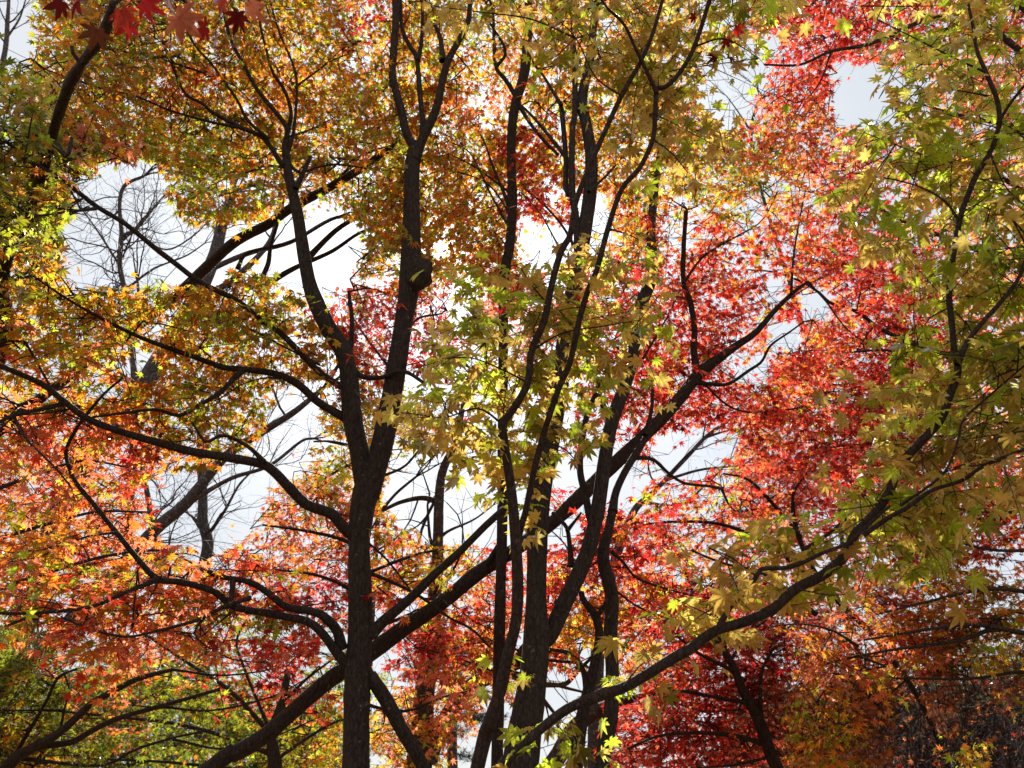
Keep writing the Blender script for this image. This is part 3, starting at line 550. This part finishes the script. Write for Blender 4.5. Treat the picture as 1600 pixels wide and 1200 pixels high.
def finish_branch(B, obj, t):
    """twig network and leaves for a branch"""
    if not B.sprays: return None
    C = np.vstack([s[0] for s in B.sprays]); code = np.concatenate([s[1] for s in B.sprays]); size = np.concatenate([s[2] for s in B.sprays]); near_f = np.concatenate([np.full(len(s[0]), s[4]) for s in B.sprays])
    n = len(C); near = bool(near_f.any())
    # nearest node of the limb in space
    O = C - B.P[((C[:, None] - B.P[None]) ** 2).sum(-1).argmin(1)]
    T = norm(norm(O) * 0.9 + RS.normal(0, 0.45, (n, 3))); T[:, 2] = T[:, 2] * 0.45 - 0.04; T = norm(T)
    Ls = size * RS.uniform(4.6, 7.0, n)
    base = C - T * (Ls * 0.55)[:, None]
    U = norm(np.array([0, 0, 1.0]) + RS.normal(0, 0.30, (n, 3))); Sd = norm(np.cross(T, U)); U = norm(np.cross(Sd, T))
    per = 9
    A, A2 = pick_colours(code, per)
    pos, X, Y, Z, sz, c1, c2, st0, st1 = [], [], [], [], [], [], [], [], []; kept = np.zeros(n, int)
    for k in range(per):
        tt = (0.3, 0.3, 0.55, 0.55, 0.78, 0.78, 1.0, 1.0, 1.04)[k]; sg = 0 if k == 8 else (1 if k % 2 else -1)
        ang = np.radians(RS.uniform(38, 78, n)) * sg + RS.normal(0, 0.15, n)
        pet = norm(T * np.cos(ang)[:, None] + Sd * np.sin(ang)[:, None] + U * RS.normal(-0.05, 0.22, n)[:, None])
        s = size * RS.uniform(0.58, 1.18, n) * (0.85 if tt < 0.4 else 1)
        b = base + T * (Ls * tt)[:, None]; lp = b + pet * (s * RS.uniform(0.5, 0.85, n))[:, None]
        yd = norm(pet + np.array([0, 0, -1.0]) * RS.gamma(1.6, 0.28, n)[:, None] + RS.normal(0, 0.18, (n, 3)))
        zz = U + RS.normal(0, 0.45, (n, 3)); xd = norm(np.cross(yd, zz)); zd = np.cross(xd, yd)
        px, py = pix(lp); M = np.where(near_f, lookup(NEARA, px, py), lookup(MIDA, px, py))
        keep = (RS.rand(n) < 0.9) & ~((M == '.') & (RS.rand(n) < 0.85)) & ~(~near_f & in_gap(px, py) & (RS.rand(n) < 0.85))
        I = np.nonzero(keep)[0]; kept += keep
        pos.append(lp[I]); X.append(xd[I]); Y.append(yd[I]); Z.append(zd[I]); sz.append(s[I]); c1.append(A[I, k]); c2.append(A2[I, k])
        st0.append(b[I]); st1.append(lp[I])
    cat = lambda q: np.concatenate(q)
    pos, X, Y, Z, sz, c1, c2, st0, st1 = map(cat, (pos, X, Y, Z, sz, c1, c2, st0, st1))
    V, F, col, vein = build_leaves(pos, X, Y, Z, sz, c1, c2, T_NEAR if near else T_MID)
    me = mesh_np('foliage', V, F, NEARLEAF if near else LEAF, False, {'tint': ('FLOAT_COLOR', col), 'vein': ('FLOAT', vein)})
    link('foliage', me, obj)
    # twigs: attach every spray to the closest wood grown so far
    nodes = [p for p in B.P]; par = [-1] * len(nodes); cnt = [0] * len(nodes); NL = len(nodes)
    arr = np.zeros((NL + n * 14, 3)); arr[:NL] = B.P; m = NL
    d0 = ((C[:, None] - B.P[None]) ** 2).sum(-1).min(1); order = np.argsort(d0); par = np.full(len(arr), -1); load = np.zeros(len(arr))
    for i in order:
        if kept[i] < 4: continue
        q = base[i]; dd = ((arr[:m] - q) ** 2).sum(1); j = int(dd.argmin()); dist = math.sqrt(dd[j])
        k = min(10, max(1, int(dist / 0.09))); a = arr[j].copy(); sag = RS.normal(0, 0.10 * dist, 3); sag[2] += 0.05 * dist; last = j
        for h in range(1, k + 1):
            u = h / k; arr[m] = a + (q - a) * u + sag * math.sin(math.pi * u) + RS.normal(0, 0.006, 3) * (h < k); par[m] = last; last = m; m += 1
        for u in (0.5, 1.0):
            arr[m] = q + T[i] * Ls[i] * u; par[m] = last; last = m; m += 1
        load[last] = 1
    for i in range(m - 1, NL - 1, -1):
        load[par[i]] += load[i]
    I = np.arange(NL, m); J = par[I]
    r = 0.0012 * np.maximum(load, 1) ** 0.42; r = np.minimum(r, max(0.0011, B.R.mean() * 0.8))
    rj = np.where(J < NL, r[I], r[J])
    V, F = sticks(arr[J], arr[I], rj, r[I])
    if near: V2, F2 = sticks(st0, st1, np.full(len(st0), 0.0010), np.full(len(st0), 0.0009)); V, F = join([(V, F), (V2, F2)])
    return V, F

x, y, c = sample_cells(MIDA, 20.0, 0.45)
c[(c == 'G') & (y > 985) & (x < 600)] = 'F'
u = RS.rand(len(x)); rr = (x > 990) & (x < 1460) & (y > 330) & (y < 850) & np.isin(c, list('COY')); c[rr & (u < 0.28)] = 'R'; c[rr & (u > 0.28) & (u < 0.55)] = 'D'
ll = (x < 420) & (y > 330) & (y < 640) & (c == 'C'); c[ll & (u < 0.35)] = 'Y'; c[ll & (u > 0.35) & (u < 0.55)] = 'G'; c[(c == 'O') & (y < 520) & (x < 700) & (u < 0.22)] = 'G'
mid_pool = [B for B in BRANCHES if B.leafy and TREES[B.key]['codes']]
make_sprays(x, y, c, mid_pool, False, 0.06)
x, y, c = sample_cells(NEARA, 2.9, 0.45)
c[(c == 'N') & (x > 1280) & (RS.rand(len(x)) < 0.55)] = 'L'
make_sprays(x, y, c, [B for B in BRANCHES if B.near], True, 0.05)

total = 0
for key, t in TREES.items():
    b0 = t['br'][0]; root = thing(t['name'], t['label'], t['cat'], (b0.P[0][0], b0.P[0][1], 0.0), t['group']); t['root'] = root
    for B in t['br']:
        V, F = tube(B.P, B.R, B.seg, B.lump)
        o = bpy.data.objects.new(B.kind, bpy.data.meshes.new(B.kind)); S.collection.objects.link(o); o.parent = root; B.obj = o
        if B.label: o['label'] = B.label
        tw = finish_branch(B, o, t); nw = len(F)
        if tw is not None: V, F = join([(V, F), tw])
        me = mesh_np(B.kind, V, F, t['bark']); me.transform(Matrix.Translation(Vector(-origin_of(root)))); me.materials.append(TWIG)
        mi = np.zeros(len(F), np.int32); mi[nw:] = 1; me.polygons.foreach_set('material_index', mi); o.data = me

# the burl on the right stem of the twin-stemmed maple
def blob(center, rad, seed, mat, name, parent, label=None):
    rs = np.random.RandomState(seed); nu, nv = 20, 12; V = []
    for i in range(nv + 1):
        for j in range(nu):
            th, ph = math.pi * i / nv, 2 * math.pi * j / nu
            d = np.array([math.sin(th) * math.cos(ph), math.sin(th) * math.sin(ph), math.cos(th)])
            k = 1 + 0.10 * math.sin(3 * d[0] * 2 + seed) + 0.10 * math.cos(4 * d[2] * 2 + d[0] * 3) + 0.06 * math.sin(7 * d[1] + 5 * d[2])
            V.append(np.array(center) + d * np.array(rad) * k)
    F = [[i * nu + j, i * nu + (j + 1) % nu, (i + 1) * nu + (j + 1) % nu, (i + 1) * nu + j] for i in range(nv) for j in range(nu)]
    return link(name, mesh_np(name, np.array(V), np.array(F), mat), parent, label)
stem = TREES['T1']['br'][2]
bc = at(653, 428, 4.2); k = depth(bc) / FPX
blob(bc, (21 * k, 20 * k, 30 * k), 3, BARK, 'burl', stem.obj)

# ------------------------------------------------------------------ a few big leaves, set by hand: red ones overhead, dark red ones
def hand_leaves(items, branch, name, label=None, scale=1.0):
    pos, X, Y, Z, sz, c1, c2, a0, a1, e0 = [], [], [], [], [], [], [], [], [], []
    for (px, py, D, s, ang, col) in items:
        P = at(px, py, D); v = norm(P - CP)
        yd = norm(np.array([math.sin(math.radians(ang)), 0.25 * RS.normal(), math.cos(math.radians(ang))])); zz = norm(-v + RS.normal(0, 0.45, 3) + np.array([0, 0, -.4]))
        xd = norm(np.cross(yd, zz)); zd = np.cross(xd, yd)
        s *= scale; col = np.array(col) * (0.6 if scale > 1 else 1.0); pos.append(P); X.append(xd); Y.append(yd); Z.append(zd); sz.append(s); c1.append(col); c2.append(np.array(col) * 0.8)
        j = ((branch.P - P) ** 2).sum(1).argmin(); q = P - yd * s * 0.8; a0 += [q, branch.P[j]]; a1 += [P, q]
    V, F, col, vein = build_leaves(*map(np.array, (pos, X, Y, Z, sz, c1, c2)), T_NEAR)
    link(name, mesh_np(name, V, F, NEARLEAF, False, {'tint': ('FLOAT_COLOR', col), 'vein': ('FLOAT', vein)}), branch.obj, label)
    V, F = sticks(np.array(a0), np.array(a1), np.full(len(a0), .0012), np.full(len(a0), .001)); link('twigs', mesh_np('twigs', V, F, TWIG), branch.obj)
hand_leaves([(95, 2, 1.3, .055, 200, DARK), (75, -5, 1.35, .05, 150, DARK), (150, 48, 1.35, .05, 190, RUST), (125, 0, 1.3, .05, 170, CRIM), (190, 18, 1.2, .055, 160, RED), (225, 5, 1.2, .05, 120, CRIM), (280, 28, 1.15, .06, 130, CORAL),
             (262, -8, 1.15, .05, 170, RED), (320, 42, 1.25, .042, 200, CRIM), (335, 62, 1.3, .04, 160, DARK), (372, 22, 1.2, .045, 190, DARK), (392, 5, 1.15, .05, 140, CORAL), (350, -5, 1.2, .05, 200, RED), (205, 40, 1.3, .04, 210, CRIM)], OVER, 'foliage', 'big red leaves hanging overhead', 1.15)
nb = TREES['N1']['br'][8]
hand_leaves([(1135, 62, 2.35, .05, 170, DARK), (1118, 85, 2.35, .048, 210, DARK), (1150, 45, 2.3, .045, 120, CRIM), (1140, 90, 2.4, .045, 180, DARK), (1085, 25, 2.3, .042, 240, DARK), (1175, 95, 2.4, .048, 150, MOSS), (1160, 20, 2.3, .05, 140, MOSS), (1125, 30, 2.3, .045, 200, MOSS)], nb, 'foliage', 'dark red leaves among the tan ones')

# ------------------------------------------------------------------ bare trees far behind
def bare_twigs(P, R, levels, density, spread, rs, lean=0.35):
    a0, a1, r0, r1 = [], [], [], []
    def grow(p, d, length, r, lev):
        n = max(4, int(length / 0.13)); st = length / n; q = p
        for i in range(n):
            d = norm(d + rs.normal(0, 0.20, 3) + np.array([0, 0, 0.03])); e = q + d * st; ra, rb = r * (1 - i / n * .75), r * (1 - (i + 1) / n * .75)
            a0.append(q); a1.append(e); r0.append(ra); r1.append(rb); q = e
            if lev > 0 and rs.rand() < 0.5:
                s = norm(d + norm(rs.normal(0, 1, 3)) * rs.uniform(0.7, 1.2)); grow(q, s, length * rs.uniform(0.3, 0.6), rb * 0.6, lev - 1)
    Ltot = np.linalg.norm(np.diff(P, axis=0), axis=1).sum(); k = max(1, int(Ltot * density))
    for i in rs.randint(int(len(P) * 0.15), len(P), k):
        T = norm(P[min(i + 1, len(P) - 1)] - P[max(i - 1, 0)]); s = norm(T * lean + norm(rs.normal(0, 1, 3)) * 0.9); grow(P[i], s, spread * rs.uniform(0.5, 1.2), min(R[i] * 0.45, 0.022), levels)
    T = norm(P[-1] - P[-2])
    for _ in range(3): grow(P[-1], norm(T + rs.normal(0, .3, 3)), spread, R[-1] * .8, levels)
    return sticks(np.array(a0), np.array(a1), np.array(r0), np.array(r1))
def bare(name, label, limbs, D, seed, density=1.4, spread=1.5, levels=2, group='leafless trees behind the maples'):
    rs = np.random.RandomState(seed); tree('bare%d' % seed, name, label, bark_m=GREYBARK); t = TREES['bare%d' % seed]; root = None
    for i, (p, a, b) in enumerate(limbs):
        B = limb('bare%d' % seed, p, a, b, D, D, kind='trunk' if i == 0 else 'branch', ground=i == 0, lump=0.05, seg=10)
        if root is None: root = thing(name, label, 'tree', (B.P[0][0], B.P[0][1], 0), group)
        o = link(B.kind, mesh_np(B.kind, *tube(B.P, B.R, B.seg, B.lump), GREYBARK), root)
        k = len(B.P) // 4 if i == 0 else 0
        V, F = bare_twigs(B.P[k:], B.R[k:], levels, density, spread, rs); link('twigs', mesh_np('twigs', V, F, GREYTWIG), o)
bare('bare_tree', 'thick leafless trunk leaning in from the left edge, behind the coral leaves', [('3,1070,30 45,1035,28 80,1011,26 143,927,24 175,902,23 241,829,20 294,783,18 350,715,15 413,673,12 462,642,10 505,606,7', 0, 0), ('262,812 297,785 360,748 420,728 470,690 490,685', 9, 4), ('315,750 330,720 340,690', 5, 3)], 9, 101, .8, 1.3)
bare('bare_tree', 'stout grey leafless trunk slanting up behind the golden boughs, left', [('60,900,44 115,750,40 154,687,38 185,665,36 250,560,28 310,455,24 335,400,20 350,340,16 365,300,12', 0, 0), ('215,600 205,540 218,500 215,440', 8, 4), ('330,420 390,395 455,378 525,340 580,345', 9, 5), ('300,470 360,440 420,380 434,330 440,280', 12, 6)], 10, 102, 1.1, 1.5)
bare('bare_tree', 'thin twisting leafless tree against pale sky, upper left', [('205,760,12 210,600,10 200,480,9 192,440,8 187,410,8 190,367,7 187,320,6 195,290,6 225,275,4', 0, 0), ('190,370 215,355 240,325 262,300 280,280', 6, 2), ('190,420 165,380 145,350 130,330', 4, 2), ('188,340 220,370 260,390 300,370 330,340', 4, 2), ('200,450 240,420 290,400 320,380', 4, 2)], 11, 104, 5.5, 1.5, 3)
bare('bare_tree', 'upright leafless trunk alone in the white gap left of the twin-stemmed maple', [('318,1000,20 317,900,18 325,850,18 317,815,16 317,780,15 315,720,13 312,670,9', 0, 0), ('322,840 350,800 372,760 390,740', 6, 3), ('316,820 290,800 265,790', 4, 2), ('316,745 345,725 370,700', 4, 2)], 12, 105, 1.5, 1.8, 3)
bare('bare_tree', 'small leafless stem beside the upright bare trunk, partly behind red leaves', [('250,920,10 244,870,10 238,820,9 230,770,8 224,740,6', 0, 0), ('238,820 262,800 280,790', 4, 2)], 11, 106, 1.6, 1.4, 2)
bare('bare_tree', 'grey forked trunk between the twin-stemmed maple and the forked maple', [('655,1200,42 662,1100,34 668,1040,30 676,980,26 684,850,17 686,780,15 692,735,13 712,690,11 722,640,9', 0, 0), ('662,1190 672,1165 695,1130 730,1075 780,1052', 34, 22), ('686,785 660,778 625,785 594,800', 9, 5), ('684,845 700,830 740,812 770,790', 5, 2), ('594,800 620,770 650,745', 5, 4)], 7.6, 107, 1.3, 1.4, 3)
bare('bare_tree', 'pale leafless boughs in the gap right of the leaning trunk', [('930,1250,28 935,1000,22 960,880,16 990,800,12 1020,770,9 1075,712,7 1106,680,6 1150,650,4', 0, 0), ('1040,750 1090,735 1130,730 1200,725', 5, 2), ('1010,785 1060,790 1100,760 1140,720', 5, 2), ('985,810 1030,830 1070,870 1110,830 1150,800', 7, 3), ('1106,682 1140,672 1170,668', 4, 2)], 10, 108, 1.8, 1.6, 3)
bare('bare_tree', 'mottled grey stem slanting right, low beside the middle trunks', [('830,1250,34 873,1180,30 898,1137,26 940,1108,22 990,1092,12 1024,1083,6', 0, 0), ('900,1135 940,1080 970,1030 990,1000', 6, 3)], 6.5, 109, 1.0, 1.0, 2)
bare('bare_tree', 'leafless crown far off in the open sky at the top right', [('1330,1200,8 1320,900,7 1290,640,7 1230,430,6 1190,300,5 1174,220,5 1175,190,5 1186,160,3', 0, 0), ('1170,200 1150,170 1135,150', 3, 1.5), ('1180,170 1190,150 1175,130', 3, 1.5)], 12, 110, 3.0, 1.1, 3)
bare('bare_tree', 'leafless crown in the top left corner', [('-40,300,12 -10,160,10 8,80,8 12,30,6 15,-20,4', 0, 0), ('10,60 30,30 40,0', 4, 2)], 11, 111, 2.2, 1.3, 3)
bare('bare_tree', 'leafless crown showing white sky between two stems at the top', [('570,1200,8 598,700,8 632,500,7 640,380,7 632,270,7 590,170,6 565,110,6 556,50,5 550,-10,4', 0, 0), ('558,80 545,40 540,0', 4, 2)], 11, 112, 2.2, 1.1, 3)

# thicket of bare shrubs, low right
SH = [(1215, 1150, 8.2, 'low rust-leaved shrub at the left end of the thicket'), (1290, 1120, 7.4, 'brown twiggy shrub with many rust leaves, left in the thicket'), (1360, 1090, 8.0, 'brown bare shrub in the thicket under the low orange bough'), (1425, 1075, 7.3, 'brown bare shrub in the thicket behind the yellow sprig'),
      (1485, 1060, 8.0, 'tall brown bare shrub in the thicket with thin upright stems'), (1540, 1050, 7.4, 'dark bare shrub in the thicket near the right edge'), (1610, 1050, 8.0, 'dark bare shrub at the right edge of the thicket'), (1400, 1120, 9.5, 'rear brown shrub of the thicket, left of the tall one'), (1530, 1100, 9.5, 'rear dark shrub of the thicket, at its right')]
for i, (px, py, D, lab) in enumerate(SH):
    rs = np.random.RandomState(300 + i); top = at(px, py - 10, D); r = thing('bare_shrub', lab, 'shrub', (top[0], D, 0), 'bare shrubs of the thicket')
    A0, A1, R0, R1 = [], [], [], []
    for s in range(85):
        p = np.array([top[0] + rs.normal(0, .26), D + rs.normal(0, .3), 0.0]); d = norm(np.array([rs.normal(0, .28), rs.normal(0, .25), 1.0])); h = (top[2]) * rs.uniform(.6, 1.12); n = 14; q = p
        for k in range(n):
            d = norm(d + rs.normal(0, .13, 3) + np.array([0, 0, .02])); e = q + d * h / n; ra = .010 * (1 - k / n * .8); A0.append(q); A1.append(e); R0.append(ra); R1.append(ra * .93); q = e
            if k > 4:
                for _ in range(2):
                    dd = norm(d + norm(rs.normal(0, 1, 3)) * 1.1); f = q
                    for z in range(4):
                        dd = norm(dd + rs.normal(0, .3, 3)); g = f + dd * rs.uniform(.04, .1); A0.append(f); A1.append(g); R0.append(.0028 - z * .0005); R1.append(.0024 - z * .0005); f = g
    V, F = sticks(*map(np.array, (A0, A1, R0, R1))); stm = link('stems', mesh_np('stems', V, F, TWIG), r)
    ends = np.array(A1)[rs.randint(0, len(A1), 1500 if i < 2 else 160)]; ends = ends[ends[:, 2] > 1.3]
    n = len(ends); yd = norm(rs.normal(0, 1, (n, 3)) + [0, 0, -.4]); xd = norm(np.cross(yd, rs.normal(0, .5, (n, 3)) + [0, 0, 1])); zd = np.cross(xd, yd)
    c1, c2 = pick_colours(np.array(['B'] * n), 1)
    V, F, col, vein = build_leaves(ends, xd, yd, zd, rs.uniform(.03, .05, n), c1[:, 0], c2[:, 0], T_MID)
    link('foliage', mesh_np('foliage', V, F, LEAF, False, {'tint': ('FLOAT_COLOR', col), 'vein': ('FLOAT', vein)}), r)

# pine far behind, low in the middle
NEEDLE = leaf_mat('pine_needles', 0.3, False)
pt = at(705, 1150, 14); rt = thing('pine_tree', 'dark green pine far off between the grey forked trunk and the near maple stem', 'tree', (pt[0], 14, 0))
Pp = np.array([[pt[0], 14, -.1], [pt[0] + .05, 14, 1.5], [pt[0], 14, 3.2], [pt[0] + .05, 14, 4.2]]); Q = catmull(Pp, 6); link('trunk', mesh_np('trunk', *tube(Q, np.linspace(.14, .03, len(Q)), 10, .05), GREYBARK), rt)
rs = np.random.RandomState(55); a0, a1, nV = [], [], []
for k in range(34):
    z = rs.uniform(1.6, 4.1); th = rs.uniform(0, 6.28); Lb = (4.6 - z) * .42 + .25; d = np.array([math.cos(th), math.sin(th), rs.uniform(-.1, .15)]); b = np.array([pt[0], 14, z]); a0.append(b); a1.append(b + d * Lb)
    for _ in range(50):
        q = b + d * Lb * rs.uniform(.3, 1.0) + rs.normal(0, .09, 3) * [1, 1, .4]
        for _ in range(9): nV.append((q, norm(rs.normal(0, 1, 3) + d * .6 + [0, 0, .4])))
link('branch', mesh_np('branch', *sticks(np.array(a0), np.array(a1), np.full(34, .018), np.full(34, .006)), GREYBARK), rt)
q = np.array([v[0] for v in nV]); d = np.array([v[1] for v in nV]); V, F = sticks(q, q + d * .09, np.full(len(q), .0028), np.full(len(q), .001)); col = np.tile([.035, .07, .04, 1], (len(V), 1)); link('crown', mesh_np('crown', V, F, NEEDLE, False, {'tint': ('FLOAT_COLOR', col)}), rt)

# evergreen broadleaf trees closing the view low on both sides
def evergreen(px, py, D, wid, label, seed, tints):
    rs = np.random.RandomState(seed); top = at(px, py, D); r = thing('evergreen_tree', label, 'tree', (top[0], D, 0), 'dark evergreens beyond the grove'); H = top[2]
    P = catmull(np.array([[top[0], D, -.1], [top[0] + .1, D, H * .4], [top[0] - .05, D, H * .75]]), 8); tr = link('trunk', mesh_np('trunk', *tube(P, np.linspace(.16, .05, len(P)), 10, .06), BARK), r)
    a0, a1, Q = [], [], []
    for k in range(46):
        z = H * rs.uniform(.12, .98); rad = wid * math.sqrt(max(.05, 1 - ((z / H - .45) / .6) ** 2)); th = rs.uniform(0, 6.28); c = np.array([top[0] + math.cos(th) * rad * rs.uniform(.3, 1), D + math.sin(th) * rad * rs.uniform(.3, 1), z])
        a0.append(np.array([top[0], D, max(.3, z - .4)]) if z < H * .75 else P[-1]); a1.append(c); n = 150
        Q.append(c + rs.normal(0, 1, (n, 3)) * [wid * .24, wid * .24, .16])
    link('branch', mesh_np('branch', *sticks(np.array(a0), np.array(a1), np.full(46, .03), np.full(46, .008)), BARK), r)
    Q = np.vstack(Q); n = len(Q); yd = norm(rs.normal(0, 1, (n, 3)) + [0, 0, -.3]); xd = norm(np.cross(yd, rs.normal(0, .6, (n, 3)) + [0, 0, 1])); zd = np.cross(xd, yd)
    T = np.array(tints); c1 = T[rs.randint(0, len(T), n)] * np.exp(rs.normal(0, .2, (n, 1)))
    V, F, col, vein = build_leaves(Q, xd, yd, zd, rs.uniform(.06, .11, n), c1, c1 * .9, T_MID)
    link('crown', mesh_np('crown', V, F, LEAF, False, {'tint': ('FLOAT_COLOR', col), 'vein': ('FLOAT', vein)}), r)
DG, DB = [(.06, .09, .02), (.10, .12, .025), (.16, .16, .02)], [(.06, .035, .02), (.08, .035, .02), (.07, .06, .02), (.11, .045, .02)]
evergreen(-60, 1000, 15, 1.7, 'dark olive tree beyond the grove at the left edge', 401, DG); evergreen(90, 1040, 17, 1.8, 'dark olive tree beyond the grove behind the slanting boughs', 402, DG); evergreen(235, 1030, 16, 1.7, 'dark olive tree beyond the grove below the coral bough', 403, DG); evergreen(370, 1050, 17, 1.7, 'dark olive tree beyond the grove behind the leaning trunk foot', 404, DG); evergreen(480, 1080, 16, 1.2, 'small dark olive tree beyond the grove left of the twin-stemmed maple', 405, DG)
evergreen(1230, 1080, 12.5, 1.1, 'small russet tree beyond the left end of the thicket', 406, DB); evergreen(1350, 1060, 12, 1.3, 'russet tree beyond the thicket below the orange bough', 407, DB); evergreen(1460, 1050, 13, 1.5, 'brown tree beyond the middle of the thicket', 408, DB); evergreen(1570, 1040, 12.5, 1.5, 'brown tree beyond the thicket near the right edge', 409, DB); evergreen(1410, 1070, 15.5, 1.8, 'dim brown tree farthest back beyond the left half of the thicket', 411, DB); evergreen(1560, 1060, 15.5, 1.8, 'dim brown tree farthest back beyond the right half of the thicket', 412, DB); evergreen(1270, 1090, 15.5, 1.5, 'dim brown tree farthest back behind the dark crimson maple', 413, DB); evergreen(1690, 1030, 13, 1.5, 'brown tree beyond the thicket, mostly past the right edge', 410, DB)

# ------------------------------------------------------------------ ground
m, n, l = material('leaf_litter')
tc = n('ShaderNodeTexCoord'); a = n('ShaderNodeTexVoronoi'); a.inputs['Scale'].default_value = 14; l(tc.outputs['Object'], a.inputs['Vector'])
r = n('ShaderNodeValToRGB'); e = r.color_ramp.elements; e[0].color = (.10, .05, .025, 1); e[1].color = (.40, .16, .04, 1); e.new(.35).color = (.22, .07, .03, 1); e.new(.7).color = (.16, .12, .05, 1)
sp = n('ShaderNodeSeparateColor'); l(a.outputs['Color'], sp.inputs[0]); l(sp.outputs[0], r.inputs[0])
bs = n('ShaderNodeBsdfPrincipled'); bs.inputs['Roughness'].default_value = .9; l(r.outputs[0], bs.inputs['Base Color']); o = n('ShaderNodeOutputMaterial'); l(bs.outputs[0], o.inputs[0])
G = 90; gx = np.linspace(-1, 1, G); gx = np.sign(gx) * np.abs(gx) ** 2.2 * 900; XX, YY = np.meshgrid(gx, gx)
ZZ = 0.04 * np.sin(XX * .9) * np.cos(YY * .7) * np.exp(-(XX**2 + YY**2) / 900)
i, j = np.meshgrid(np.arange(G - 1), np.arange(G - 1), indexing='ij'); F = np.stack([i * G + j, i * G + j + 1, (i + 1) * G + j + 1, (i + 1) * G + j], -1).reshape(-1, 4)
go = link('ground', mesh_np('ground', np.stack([XX, YY, ZZ], -1).reshape(-1, 3), F, m)); go['kind'] = 'structure'
